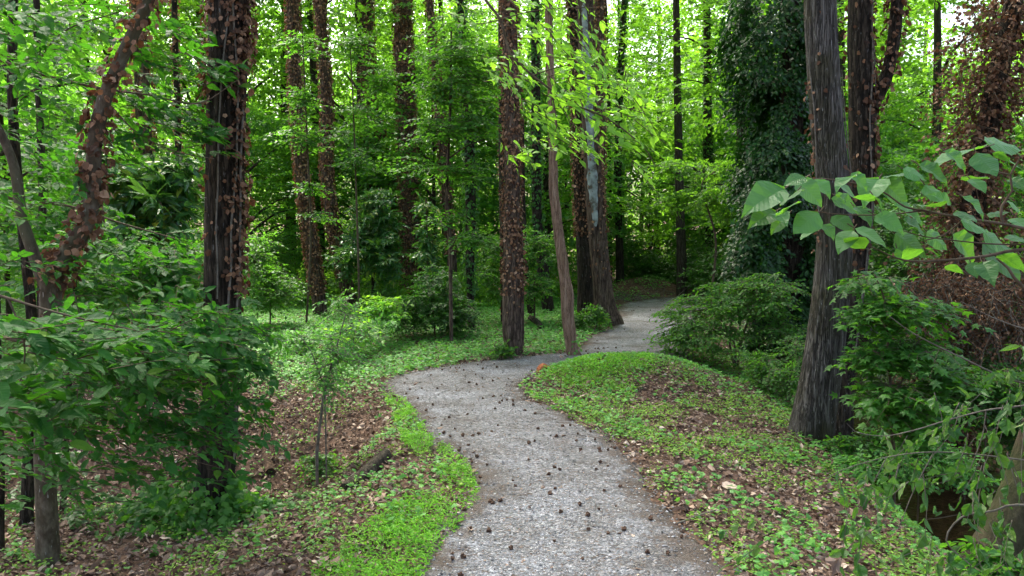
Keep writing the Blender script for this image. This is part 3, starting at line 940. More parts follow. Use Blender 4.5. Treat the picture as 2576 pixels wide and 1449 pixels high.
def foliage(mb, blobs, tmpl='oval', leaf=0.09, dens=1.0, K=3, M_=7, length=0.5, tw=None, ctr=None, flat=0.3, droop=0.25, lj=0.35, shell=0.5):
    """blobs: (u, v, Y, ru px, rv px, ry m, nsprays)"""
    for (u, v, Y, ru, rv, ry, ns) in blobs:
        c = P(u, v, Y); rx = ru * Y / FPX; rz = rv * Y / FPX
        n = max(1, int(ns * dens))
        q = nrm(rvec(n)) * (rng.random(n)[:, None] ** shell)
        o = c + q * np.array([rx, ry, rz])
        base = c if ctr is None else np.asarray(ctr)
        dd = o - base; dd[:, 2] *= 0.35
        dd = nrm(dd) + rvec(n, .35); dd[:, 2] = dd[:, 2] * .5
        p, d, nn, tips = sprays(o - nrm(dd) * length * 0.5, dd, length, K, M_, leaf, flat, droop, lj)
        leaves(mb, p, d, nn, rng.uniform(.65, 1.2, len(p)) * leaf, tmpl, uv=tmpl in ('fine', 'broad', 'heart', 'curl'))
        if tw is not None:
            ob = np.repeat((o - nrm(dd) * length * 0.5)[:, None, :], K, 1)
            twigs(tw, ob.reshape(-1, 3), tips.reshape(-1, 3), 0.0035 if leaf < .12 else 0.005, 0.0012, 3, 0.04)


# shared crowns -----------------------------------------------------
def crown_mesh(name, rad, height, nspray, leaf, mat, seed, K=4, M_=8, length=0.9, low=0.0):
    mb = MB()
    z = rng.random(nspray) ** 0.9
    env = np.sin(np.pi * (0.12 + 0.85 * z)) ** 0.6
    th = rng.uniform(0, 2 * np.pi, nspray)
    rr = rad * env * rng.random(nspray) ** 0.45
    o = np.stack([rr * np.cos(th), rr * np.sin(th), low + z * height], 1)
    lump = fbm(o[:, 0] * 0.55 + seed, o[:, 1] * 0.55, o[:, 2] * 0.55, 2)
    k = lump > -0.18
    o = o[k]; n = len(o)
    d = np.stack([o[:, 0], o[:, 1], 0 * o[:, 0] + 0.1], 1) + rvec(n, .5)
    p, dd, nn, tips = sprays(o, d, length, K, M_, leaf, .28, .22, .4)
    leaves(mb, p, dd, nn, rng.uniform(.6, 1.2, len(p)) * leaf, 'rhomb')
    ob = MB_build_mesh(mb, name, mat)
    lm = MB()
    # limbs
    nl = 9
    for i in range(nl):
        zz = low + height * (0.1 + 0.7 * i / nl); a = random.uniform(0, 6.28)
        L = rad * 0.75 * random.uniform(.6, 1)
        r0 = 0.05
        pts = [(0, 0, zz - .4, r0), (L * .3 * math.cos(a), L * .3 * math.sin(a), zz, r0 * .8), (L * .65 * math.cos(a + .2), L * .65 * math.sin(a + .2), zz + L * .25, r0 * .5), (L * math.cos(a), L * math.sin(a), zz + L * .35, .01)]
        tube(lm, catmull(pts, 0.3), 5)
    return ob, MB_build_mesh(lm, name + '_limbs', M['b_plain'])


def MB_build_mesh(mb, name, mat):
    o = mb.build(name, mat); me = o.data; bpy.data.objects.remove(o); return me


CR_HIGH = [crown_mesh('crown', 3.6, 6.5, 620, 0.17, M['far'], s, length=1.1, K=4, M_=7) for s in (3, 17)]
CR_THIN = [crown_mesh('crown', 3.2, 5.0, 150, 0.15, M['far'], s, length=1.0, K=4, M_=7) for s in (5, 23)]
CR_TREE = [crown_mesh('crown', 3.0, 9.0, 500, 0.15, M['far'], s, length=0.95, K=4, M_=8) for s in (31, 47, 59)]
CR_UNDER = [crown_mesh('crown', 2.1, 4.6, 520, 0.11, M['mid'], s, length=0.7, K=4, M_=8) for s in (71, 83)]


def put_crown(root, proto, loc, scale=(1, 1, 1), rz=0.0):
    me, lm = proto
    for nm, m_e in (('crown', me), ('limbs', lm)):
        o = bpy.data.objects.new(nm, m_e); COL.objects.link(o)
        o.parent = root; o.location = loc; o.scale = scale; o.rotation_euler = (0, 0, rz)


def tree(label, pts, Y, bark='b_brown', n=20, rough=0.05, flute=0.0, ivy=None, branches=(), high=True, group=None, cat='tree', name='tree', freq=7, top=15.0, ds=0.06, zf=1.2, ivy_mat='dead', ivy_name='dead_ivy'):
    rows = px_rows(pts, Y, ds)
    # run down into the soil, and on up past the frame
    b = rows[0].copy(); g = float(H(b[0], b[1]))
    bz = min(b[2], g)
    if b[2] > g - 0.05:
        q = b.copy(); q[2] = g - 0.12; q[3] = b[3] * 1.05
        rows = np.vstack([catmull([q, b], ds)[:-1], rows])
    if high:
        e_ = rows[-1]; dv = nrm(rows[-1, :3] - rows[-12, :3]); dv = nrm(dv * .5 + np.array([0, 0, .5]))
        ln = max(top - e_[2], 1.0)
        p1 = np.array([*(e_[:3] + dv * ln * .5), e_[3] * .75]); p2 = np.array([*(e_[:3] + dv * ln), e_[3] * .3])
        ext = catmull([e_, p1, p2], 0.4)[1:]
        full = np.vstack([rows, ext])
    else:
        full = rows
    loc = np.array([b[0], b[1], g])
    root = empty(name, loc, label, cat, group)
    mb = MB(); tube(mb, full - np.array([*loc, 0]), n, rough, freq, zf, seed=b[0] * 3.7, flute=flute)
    lst = [rows]
    for br in branches:
        br_rows = px_rows(br, Y, ds)
        tube(mb, br_rows - np.array([*loc, 0]), max(8, n // 2), rough, freq, zf, seed=b[0])
        lst.append(br_rows)
    tr_ = mb.build('trunk', M[bark], root, smooth=True)
    if ivy:
        m2 = MB()
        for sp in ivy:
            sp = dict(sp); which = sp.pop('on', range(len(lst)))
            for w_ in which: ivy_on(m2, lst[w_], **sp)
        for i in range(len(m2.v)): m2.v[i] = m2.v[i] - loc
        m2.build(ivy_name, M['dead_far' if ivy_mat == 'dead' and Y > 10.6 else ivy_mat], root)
    if high:
        c = full[-1, :3] - loc
        k = random.randrange(2); s = random.uniform(.85, 1.15)
        put_crown(root, (CR_HIGH if Y < 6 else CR_THIN)[k], (c[0], c[1], c[2] - 3.5), (s, s, s), random.uniform(0, 6.28))  # unseen crowns: dense over near trees to darken the foreground, thinned elsewhere for light
    return root, loc, rows


def zt(v, Y): return P(0, v, Y)[2]


DI = lambda dens, leaf, lo=None, **k: dict(dens=dens, leaf=leaf, v0=(lo if lo is not None else -9), **k)

# --- big and named trunks
T2 = tree('thick dark trunk left of the path, brown dead ivy down its right side',
     [(512, 1335, 118), (535, 1240, 104), (548, 1120, 98), (556, 950, 95), (560, 760, 97), (563, 560, 98), (568, 330, 99), (574, 130, 102), (577, -25, 104)], 5.75, 'b_dark', 56, 0.05, 0.12, freq=9,
     ivy=[DI(1150, .05, zt(760, 5.75), angle=math.pi + .35, spread=.85, gappy=.1, thick=.05), DI(950, .048, zt(280, 5.75), gappy=.18, thick=.05), DI(40, .06, zt(1000, 5.75), gappy=.3)], ds=0.035)
T19 = tree('massive grey furrowed trunk on the creek bank right of the path',
     [(2037, 1125, 123), (2046, 1065, 115), (2064, 950, 104), (2080, 830, 98), (2094, 700, 94), (2099, 580, 89), (2095, 470, 86), (2082, 340, 84), (2072, 200, 82), (2065, 80, 81), (2062, -25, 81)], 7.6, 'b_grey', 72, 0.04, 0.06, freq=12,
     ivy=[DI(300, .055, zt(620, 7.6), angle=-.15, spread=.35, gappy=.2, v1=zt(200, 7.6)), DI(14, .05, zt(700, 7.6))], ds=0.03)
T20 = tree('dark trunk right behind the massive grey one, forking rightwards under rusty dead ivy',
     [(2108, 1095, 78), (2118, 1000, 60), (2132, 850, 55), (2150, 680, 54), (2164, 520, 58), (2168, 380, 62), (2166, 220, 62), (2163, 90, 61), (2165, -25, 60)], 8.4, 'b_dark', 40, 0.06, .1,
     ivy=[DI(330, .065, zt(480, 8.4), angle=math.pi + .5, spread=.9, gappy=.15, on=(0,)), DI(90, .065, zt(800, 8.4), gappy=.1, on=(0,)), DI(520, .07, -9, on=(1,), thick=.06)],
     branches=[[(2172, 330, 45), (2196, 262, 34), (2222, 212, 33), (2240, 150, 32), (2250, 80, 32), (2258, -25, 30)]], ds=0.04)
tree('left one of the two slim leaning trunks wrapped in brown dead ivy',
     [(808, 815, 40), (800, 740, 38), (790, 670, 37), (775, 560, 35), (758, 430, 34), (748, 300, 33), (740, 130, 33), (735, -25, 32)], 17.6, 'b_brown', 18, .06, .1,
     ivy=[DI(650, .065, zt(742, 17.6), thick=.045)])
tree('right one of the two slim leaning trunks wrapped in brown dead ivy',
     [(884, 775, 42), (872, 720, 38), (858, 660, 35), (838, 570, 34), (824, 470, 31), (821, 360, 30), (822, 250, 29), (812, 120, 28), (803, -25, 28)], 19.2, 'b_brown', 18, .06, .1,
     ivy=[DI(650, .065, zt(700, 19.2), thick=.045)])
tree('broad ivy-browned trunk with a slanting limb, rising behind the dark glossy magnolia',
     [(946, 745, 52), (944, 640, 50), (938, 520, 47), (934, 400, 45), (928, 260, 43), (922, 120, 40), (920, -25, 36)], 24, 'b_brown', 18, .06, .1,
     ivy=[DI(450, .075, -9, thick=.06)], branches=[[(1012, 700, 20), (1004, 600, 21), (992, 500, 22), (975, 410, 23), (955, 330, 22), (938, 262, 20)]])
tree('thick straight trunk wholly wrapped in brown dead ivy, right of the dark glossy magnolia',
     [(1040, 745, 60), (1035, 660, 53), (1031, 540, 50), (1026, 400, 48), (1020, 250, 46), (1014, 100, 45), (1011, -25, 45)], 21.5, 'b_brown', 22, .06, .1,
     ivy=[DI(560, .07, zt(735, 21.5), thick=.06)])
tree('slender ivy-browned trunk half hidden behind the thin bare sapling',
     [(1140, 790, 27), (1138, 680, 26), (1130, 560, 26), (1118, 420, 25), (1106, 290, 23), (1094, 160, 21), (1078, -25, 19)], 20.5, 'b_brown', 16, .05, .0, ivy=[DI(420, .07, zt(640, 20.5), thick=.05)])
tree('dark trunk clothed in living green ivy, just right of the thin bare-stemmed sapling',
     [(1188, 850, 18), (1184, 760, 20), (1182, 650, 24), (1184, 500, 28), (1180, 350, 28), (1168, 180, 22), (1156, -25, 17)], 14.6, 'b_dark', 14, .05, .0, ivy=[DI(650, .075, zt(740, 14.6), thick=.07)], ivy_mat='dark', ivy_name='green_ivy')
tree('tall straight trunk at the path bend, dead ivy above, bare grey bark below',
     [(1299, 905, 36), (1296, 875, 44), (1289, 845, 51), (1287, 740, 49), (1287, 600, 45), (1289, 450, 42), (1288, 300, 41), (1285, 140, 39), (1280, -25, 37)], 11.5, 'b_brown', 30, .05, .05,
     ivy=[DI(750, .052, zt(745, 11.5), thick=.04), DI(60, .05, zt(800, 11.5))], branches=[[(1312, 870, 15), (1312, 760, 14), (1311, 660, 13), (1309, 560, 10)]])
tree('grey narrow trunk mostly hidden behind the tall straight ivied trunk at the bend',
     [(1268, 800, 18), (1265, 600, 17), (1262, 400, 17), (1261, 200, 16), (1260, -25, 15)], 15.5, 'b_plain', 12, .05, .0, ivy=[DI(150, .06, zt(500, 15.5))])
tree('bare twisting trunk without bark, pale brown wood, standing on the edge of the path',
     [(1446, 905, 42), (1438, 875, 33), (1432, 830, 32), (1427, 785, 32), (1427, 742, 34), (1420, 700, 28), (1414, 650, 29), (1405, 590, 28), (1398, 530, 27), (1392, 480, 25), (1392, 430, 24), (1391, 400, 23), (1389, 300, 21), (1385, 180, 20), (1380, 60, 19), (1378, -25, 18)], 11.4, 'b_bare', 28, .09, .12, freq=3, zf=3.0,
     ivy=[DI(260, .06, -9, v1=zt(860, 11.4), thick=.05)], ivy_mat='cover', ivy_name='green_ivy')
tree('dark trunk covered in brown dead ivy, left neighbour of the grey-patched trunk by the path',
     [(1474, 795, 48), (1472, 700, 42), (1468, 600, 40), (1463, 480, 42), (1460, 350, 42), (1456, 200, 40), (1450, 60, 40), (1440, -25, 38)], 16.2, 'b_dark', 20, .06, .1, ivy=[DI(480, .065, zt(600, 16.2), thick=.05)])
T14 = tree('leaning trunk with a long pale blue-grey bare streak, flared foot beside the far path',
     [(1532, 815, 76), (1523, 775, 60), (1514, 700, 52), (1504, 600, 49), (1495, 480, 47), (1487, 350, 46), (1480, 200, 45), (1474, 60, 44), (1471, -25, 43)], 15.6, 'b_brown', 28, .05, .18,
     ivy=[DI(420, .06, zt(590, 15.6), angle=math.pi + .4, spread=.75, thick=.05), DI(60, .06, zt(700, 15.6))])
tree('straight ivy-browned trunk just behind the blue-grey streaked one',
     [(1508, 760, 24), (1510, 500, 23), (1510, 300, 26), (1509, 120, 25), (1507, -25, 24)], 19.5, 'b_brown', 14, .05, .0, ivy=[DI(420, .07, -9)])
tree('dark trunk in green ivy rising from the dark bushes beyond the far path',
     [(1560, 720, 22), (1558, 620, 21), (1554, 480, 21), (1556, 330, 20), (1561, 180, 18), (1572, -25, 15)], 24, 'b_dark', 12, .05, .0, ivy=[DI(300, .09, zt(600, 24), thick=.08)], ivy_mat='dark', ivy_name='green_ivy')
tree('thin dark trunk seen high up between the streaked trunk and the green-ivied one',
     [(1535, 740, 14), (1532, 400, 13), (1526, 150, 13), (1520, -25, 12)], 27, 'b_dark', 10, .05, .0)
tree('straight slim bare grey trunk rising from the dark bushes right of the far path',
     [(1716, 690, 30), (1713, 600, 26), (1709, 470, 23), (1706, 320, 21), (1703, 160, 19), (1700, -25, 17)], 22, 'b_plain', 16, .05, .1)
tree('dark slim trunk with hanging vines, right of the slim bare grey trunk',
     [(1786, 700, 24), (1782, 560, 22), (1779, 380, 24), (1780, 200, 22), (1777, -25, 18)], 25, 'b_dark', 14, .05, .1, ivy=[DI(140, .09, zt(500, 25))], ivy_mat='dark', ivy_name='green_ivy')
tree('short dark leaning trunk glimpsed behind the right-hand bush',
     [(1862, 690, 26), (1858, 580, 20), (1862, 480, 18), (1868, 300, 14), (1870, -25, 12)], 21, 'b_dark', 12, .05, .0)
tree('mossy dark trunk leaning in the undergrowth behind the bare twisting trunk',
     [(1382, 800, 34), (1372, 730, 32), (1362, 650, 30), (1352, 560, 27), (1349, 400, 26), (1348, 200, 24), (1345, -25, 22)], 18.5, 'b_dark', 14, .05, .1, ivy=[DI(420, .08, zt(600, 18.5), thick=.07)], ivy_mat='dark', ivy_name='green_ivy')
tree('slim dark stem in the undergrowth left of the mossy leaning trunk',
     [(1338, 800, 20), (1330, 740, 18), (1322, 660, 15), (1316, 500, 12), (1314, 300, 10)], 17.5, 'b_dark', 10, .05, .0, high=False)

# --- left foreground fork, companions
T1 = tree('forked foreground tree at far left, its right limb shaggy with curled rust-brown dead ivy leaves',
     [(120, 1400, 64), (118, 1290, 54), (112, 1150, 52), (118, 1000, 54), (125, 860, 52), (128, 740, 54), (132, 700, 55), (150, 668, 50), (180, 625, 44), (212, 575, 42), (232, 510, 40), (236, 430, 38), (240, 350, 37), (262, 255, 36), (296, 170, 34), (330, 95, 32), (362, 30, 30), (385, -30, 28)], 4.7, 'b_smooth', 40, .05, .06,
     ivy=[DI(1400, .052, zt(715, 4.7), thick=.05, gappy=.06, on=(0,)), DI(200, .055, zt(950, 4.7), v1=zt(700, 4.7), on=(0,))],
     branches=[[(124, 735, 34), (104, 690, 32), (82, 630, 30), (62, 570, 29), (50, 510, 27), (38, 430, 25), (18, 370, 23), (-6, 320, 22), (-40, 240, 20)]], ds=0.03)
tree('slim dark trunk just left of the forked foreground tree',
     [(66, 1370, 38), (70, 1250, 33), (76, 1120, 30), (84, 980, 28), (80, 800, 27), (60, 600, 26), (40, 400, 25), (30, 200, 24), (34, -25, 22)], 5.4, 'b_dark', 20, .05, .05)
tree('thin dark stem just right of the forked foreground tree',
     [(158, 1290, 18), (166, 1150, 15), (172, 1000, 14), (186, 800, 12), (190, 640, 10)], 5.9, 'b_dark', 10, .04, .0, high=False)
tree('dark trunk cut off by the left edge of the view',
     [(-6, 1440, 34), (-4, 1300, 30), (-2, 1150, 28), (-8, 1000, 27), (-14, 700, 26), (-30, 300, 24)], 4.9, 'b_dark', 18, .04, .0, high=False)
tree('dim brown-ivied trunk glimpsed through the leaves between the forked tree and the thick dark trunk',
     [(356, 800, 46), (360, 600, 44), (362, 450, 42), (360, 300, 40), (352, 100, 38), (348, -25, 36)], 13, 'b_brown', 18, .06, .0, ivy=[DI(350, .08, -9, thick=.06)])
tree('narrow dark ivied trunk seen through leaves at the top left beside the patch of sky',
     [(452, 760, 18), (450, 500, 17), (446, 250, 17), (440, 80, 16), (438, -25, 15)], 15, 'b_dark', 12, .05, .0, ivy=[DI(250, .07, -9)])
tree('dark stem behind the forked tree, seen among leaves at the far left',
     [(105, 760, 22), (108, 560, 20), (104, 380, 19), (96, 200, 18), (92, -25, 16)], 9, 'b_dark', 12, .05, .0)

# --- ivy column on the right (live), far dead-ivy tree on the right
T18 = tree('huge trunk smothered in dark living ivy, bulging column left of the massive grey trunk',
     [(2008, 930, 70), (2004, 800, 66), (1998, 600, 64), (1994, 400, 62), (1990, 200, 60), (1986, -25, 56)], 12.5, 'b_dark', 18, .05, .1)
mb = MB()
C_ = T18[2]
n = 2600
ii = rng.integers(0, len(C_), n); c = C_[ii, :3]
th = rng.uniform(0, 6.28, n)
lump = fbm(np.cos(th) * 1.5, np.sin(th) * 1.5, c[:, 2] * 1.3, 3)
kk = lump > -0.12; th = th[kk]; c = c[kk]; lump = lump[kk]; n = len(c)
rr = 0.20 + 0.60 * np.clip(.35 + lump * 1.3, 0, 1.1) * (0.75 - 0.45 * np.cos(th))
o = c + np.stack([np.cos(th) * rr * 1.1 - .15, np.sin(th) * rr, 0 * rr], 1)
dd = np.stack([np.cos(th), np.sin(th), -0.5 + 0 * th], 1) + rvec(n, .3)
p, d, nn, tips = sprays(o, dd, .35, 3, 7, .08, .5, .6, .5)
nn = nn + np.repeat(np.stack([np.cos(th), np.sin(th), .5 + 0 * th], 1), 21, 0) * .8
leaves(mb, p - T18[1], d, nn, rng.uniform(.6, 1.2, len(p)) * .085, 'oval')
mb.build('green_ivy', M['deep_ivy'], T18[0])

T21 = tree('leaning tree at the top right corner shaggy with rust-brown dead ivy and hanging vines',
     [(2400, 900, 70), (2415, 760, 62), (2435, 620, 60), (2452, 500, 58), (2475, 370, 56), (2500, 240, 52), (2530, 100, 48), (2556, -25, 46)], 10.5, 'b_dark', 18, .05, .1, ivy=[DI(420, .085, -9, thick=.16)])
mb = MB(); tw = MB()
C_ = T21[2]
n = 620
ii = rng.integers(0, len(C_), n); c = C_[ii, :3]
th = rng.uniform(0, 6.28, n); rr = rng.uniform(.15, .75, n) * rng.random(n) ** .5
o = c + np.stack([np.cos(th) * rr - .1, np.sin(th) * rr * .8, rng.normal(0, .1, n)], 1)
dd = np.stack([np.cos(th), np.sin(th), -.6 + 0 * th], 1) + rvec(n, .5)
p, d, nn, tips = sprays(o, dd, .4, 2, 7, .08, .8, .6, .7)
leaves(mb, p - T21[1], d, nn, rng.uniform(.5, 1.1, len(p)) * .07, 'ivy')
twigs(tw, np.repeat(o[:, None], 2, 1).reshape(-1, 3) - T21[1], tips.reshape(-1, 3) - T21[1], .005, .002, 3)
mb.build('dead_ivy', M['dead'], T21[0]); tw.build('vines', M['twig'], T21[0])

tree('mossy leaning trunk cut off at the bottom right corner above the creek',
     [(2440, 1500, 150), (2500, 1390, 120), (2560, 1270, 110), (2620, 1100, 106), (2690, 900, 100), (2770, 500, 90), (2830, 0, 80), (2850, -500, 70)], 4.6, 'b_moss', 36, .06, .0)
tree('dark grey trunk behind the right-hand bush near the creek',
     [(1950, 905, 44), (1952, 830, 34), (1952, 760, 30), (1950, 660, 28)], 13.5, 'b_brown', 12, .05, .1, high=False)
tree('short brown trunk under the right-hand bush',
     [(1900, 890, 26), (1902, 820, 20), (1904, 760, 18)], 12.8, 'b_brown', 10, .05, .1, high=False)

def vines_on(t, specs, Y, mat='twig_grey'):
    root, loc, rows = t; mb = MB()
    T, S, B = frames(rows[:, :3])
    for (va, vb, a, w_, sd) in specs:
        z0, z1 = zt(va, Y), zt(vb, Y)
        k = np.where((rows[:, 2] > z0) & (rows[:, 2] < z1))[0][::2]
        an = a + .5 * fbm(rows[k, 2] * 1.1, sd, 0, 3)
        c = rows[k, :3] + (np.cos(an)[:, None] * S[k] + np.sin(an)[:, None] * B[k]) * (rows[k, 3] * 1.07 + w_)[:, None] - loc
        tube(mb, np.column_stack([c, np.full(len(k), w_)]), 6, .1)
    mb.build('vines', M[mat], root, smooth=True)


vines_on(T2, [(1000, -25, math.pi + .9, .008, 1.0), (760, -25, math.pi + 1.2, .006, 5.0), (1150, 250, math.pi + .5, .009, 9.0)], 5.75)
vines_on(T20, [(900, -25, math.pi + 1.1, .009, 2.0), (800, 100, math.pi + .6, .007, 6.0)], 8.4)
vines_on(T19, [(560, 40, -.35, .007, 3.0), (470, 180, math.pi + .3, .006, 7.0)], 7.6)

# lichen streak on the leaning trunk, red scar
def patch(root, loc, rows, v_top, v_bot, a0, a1, mat, name, lift=.012, seed=0.0, Y=15.6):
    z1, z0 = zt(v_top, Y), zt(v_bot, Y)
    k = (rows[:, 2] > z0) & (rows[:, 2] < z1); r = rows[k]
    T, S, B = frames(r[:, :3])
    na = 10
    mb = MB(); V = []
    t = np.linspace(0, 1, len(r))
    for i in range(len(r)):
        w_ = np.sin(np.pi * min(max(t[i], .001), .999)) ** .35
        j = .3 * float(vn(t[i] * 9, seed)) + .2 * float(vn(t[i] * 40, seed))
        for q in range(na):
            f = q / (na - 1) + (.10 * float(vn(t[i] * 25, seed + 3 + q // 5)) if q in (0, 1, na - 2, na - 1) else 0)
            a = (a0 + a1) / 2 + (f - .5) * (a1 - a0) * w_ * (1 + j) + .15 * j
            ln_ = (lift + .045 * r[i, 3]) * (1 if 0 < q < na - 1 else -1.0)
            V.append(r[i, :3] + (math.cos(a) * S[i] + math.sin(a) * B[i]) * (r[i, 3] * 1.05 + ln_) - loc)
    m = len(r); I = np.arange(m - 1)[:, None] * na + np.arange(na - 1)[None, :]
    mb.add(np.array(V), np.stack([I, I + 1, I + na + 1, I + na], -1).reshape(-1, 4))
    return mb.build(name, mat, root, smooth=True)


T14patch = patch(*T14, 10, 570, 4.35, 5.5, M['lichen'], 'bare_streak', lift=.006, seed=4.0)

# ------------------------------------------------------------------ shrubs / saplings
def shrub(label, blobs, stems, mat='mid', tmpl='oval', leaf=.07, length=.4, K=3, M_=7, name='shrub', cat='shrub', group=None, stemr=.008, twig='twig', flat=.35, droop=.25, lj=.4, fname='foliage', base=None, show_tw=True, ctr=None, shell=.5, stem_mat=None):
    """stems: list of pixel polylines [(u,v,w[,Y])...]; blobs as in foliage()"""
    Y0 = blobs[0][2]
    if base is None:
        b0 = stems[0][0]; yy = b0[3] if len(b0) > 3 else Y0
        bb_ = P(b0[0], b0[1], yy); loc = np.array([bb_[0], bb_[1], float(H(bb_[0], bb_[1]))])
    else: loc = np.asarray(base, float)
    root = empty(name, loc, label, cat, group)
    fm = MB(); tm = MB() if show_tw else None
    foliage(fm, blobs, tmpl, leaf, 1.0, K, M_, length, tm, ctr, flat, droop, lj, shell)
    for i in range(len(fm.v)): fm.v[i] = fm.v[i] - loc
    fm.build(fname, M[mat], root)
    sm = MB()
    for st in stems:
        r = px_rows(st, Y0, .08) - np.array([*loc, 0])
        if st is stems[0] or st[0][1] > st[-1][1]:
            q = r[0].copy(); q[2] = min(q[2], float(H(q[0] + loc[0], q[1] + loc[1])) - loc[2] - .03)
            if r[0, 2] - q[2] > .02 and r[0, 2] - q[2] < 1.5: r = np.vstack([catmull([q, r[0]], .08)[:-1], r])
        tube(sm, r, 7, .05)
    if stems: sm.build('stem', M[stem_mat or twig], root, smooth=True)
    if tm is not None and tm.v:
        for i in range(len(tm.v)): tm.v[i] = tm.v[i] - loc
        tm.build('twigs', M[twig], root)
    return root


# magnolias
shrub('dark glossy magnolia with long leathery leaves in front of the broad ivied trunk',
      [(945, 560, 18.5, 75, 75, .8, 70), (900, 640, 18, 80, 70, .9, 60), (965, 650, 18, 45, 70, .8, 40), (945, 500, 18.5, 45, 30, .5, 22)],
      [[(940, 790, 10), (938, 650, 9), (940, 520, 6)]], 'gloss', 'long', .17, .35, 4, 6, name='magnolia', cat='tree', flat=.5, lj=.55, droop=.1, stem_mat='b_dark')
shrub('magnolia with yellowing long leaves between the forked tree and the thick dark trunk',
      [(420, 500, 8.5, 70, 60, .6, 30), (370, 560, 8.5, 70, 50, .6, 22), (330, 470, 8.5, 60, 60, .6, 20), (450, 430, 8.5, 45, 30, .5, 12), (300, 400, 8.5, 60, 40, .6, 14)],
      [[(390, 900, 12), (395, 700, 11), (400, 500, 8), (380, 380, 6)]], 'gloss', 'long', .18, .3, 4, 6, name='magnolia', cat='tree', flat=.5, lj=.6, droop=.15, stem_mat='b_dark')
shrub('small glossy magnolia sapling between the thick ivied trunk and the thin bare sapling',
      [(1075, 610, 16, 32, 70, .5, 26), (1070, 520, 16, 25, 30, .4, 9)],
      [[(1078, 820, 6), (1076, 650, 5), (1072, 500, 4)]], 'gloss', 'long', .16, .3, 3, 6, name='magnolia', cat='sapling', flat=.5, lj=.55)

# thin sapling with teal sprays
shrub('thin bare-stemmed sapling with flat teal-green maple sprays, left of the green-ivied trunk',
      [(1140, 130, 12.6, 120, 90, 1.0, 60), (1120, 230, 12.6, 110, 50, .9, 36), (1230, 200, 13, 70, 80, .9, 26), (1095, 330, 12.4, 90, 30, .8, 22), (1180, 320, 12.6, 70, 40, .8, 20),
       (1150, 430, 12.4, 90, 26, .8, 20), (1190, 600, 12, 60, 22, .6, 15), (1130, 545, 12.2, 60, 20, .6, 9), (1040, 420, 12, 40, 30, .5, 7)],
      [[(1136, 872, 10), (1134, 740, 11), (1133, 620, 11), (1124, 500, 9), (1128, 380, 8), (1133, 260, 7), (1136, 60, 5)], [(1128, 400, 5), (1170, 370, 4), (1220, 350, 3)], [(1126, 480, 5), (1090, 440, 3), (1050, 420, 2)], [(1133, 620, 5), (1165, 605, 3), (1210, 600, 2)]],
      'mid', 'oval', .085, .6, 4, 8, name='sapling', cat='sapling', flat=.15, lj=.3, droop=.18, stem_mat='b_brown')
# maple sprays around the leaning pair and the straight trunk
for lab, bl, stm in (
    ('maple sapling with flat leaf layers crossing the left leaning trunk', [(760, 110, 15.5, 60, 40, .6, 16), (765, 250, 15.5, 60, 30, .6, 14), (790, 350, 15.5, 60, 30, .6, 14), (780, 470, 15.5, 60, 16, .6, 7), (820, 545, 15.5, 60, 14, .6, 6), (730, 330, 15.5, 40, 60, .6, 9)], [[(770, 830, 6), (782, 600, 6), (775, 400, 5), (760, 60, 3)]]),
    ('maple sapling spreading flat leaf layers right of the leaning pair', [(900, 290, 15, 50, 40, .7, 10), (900, 400, 15, 70, 40, .7, 18), (890, 110, 15, 60, 50, .7, 16), (870, 330, 15, 40, 12, .7, 5), (960, 200, 15, 70, 50, .7, 18)], [[(905, 820, 6), (900, 600, 6), (890, 300, 4), (880, 90, 3)]]),
):
    shrub(lab, bl, stm, 'mid', 'oval', .09, .6, 4, 8, name='sapling', cat='sapling', flat=.15, lj=.3, droop=.18)

# overhanging lime branch, top centre
root = empty('leafy_branch', P(1240, -160, 4.6), 'bright lime-green leafy branch reaching down from the top centre across the trunks', 'branch')
lb = np.array(root.location)
brs = [[(1040, -1500, 18), (1090, -700, 13), (1180, -60, 9)], [(1180, -60, 9), (1225, 5, 8), (1258, 50, 7.5), (1275, 110, 7), (1290, 145, 6.5), (1340, 190, 6), (1385, 225, 5.5), (1440, 262, 5), (1500, 285, 4.5), (1560, 320, 4), (1620, 372, 3), (1650, 420, 2)],
       [(1290, 145, 4), (1284, 175, 4), (1270, 190, 3), (1240, 205, 2)], [(1385, 225, 4), (1395, 270, 3.5), (1400, 320, 3), (1380, 350, 2), (1310, 375, 1.5)],
       [(1340, 190, 3), (1400, 170, 3), (1470, 160, 2.5), (1560, 175, 2), (1600, 200, 1.5)], [(1500, 285, 3), (1560, 270, 2.5), (1620, 285, 2)],
       [(1258, 50, 3), (1200, 60, 2.5), (1150, 40, 2)], [(1258, 50, 3), (1330, 30, 3), (1420, 20, 2.5), (1500, 20, 2)]]
bm1 = MB(); fm = MB()
for br in brs:
    r = px_rows(br, 4.6, .03)
    tube(bm1, r - np.array([*lb, 0]), 7, .04)
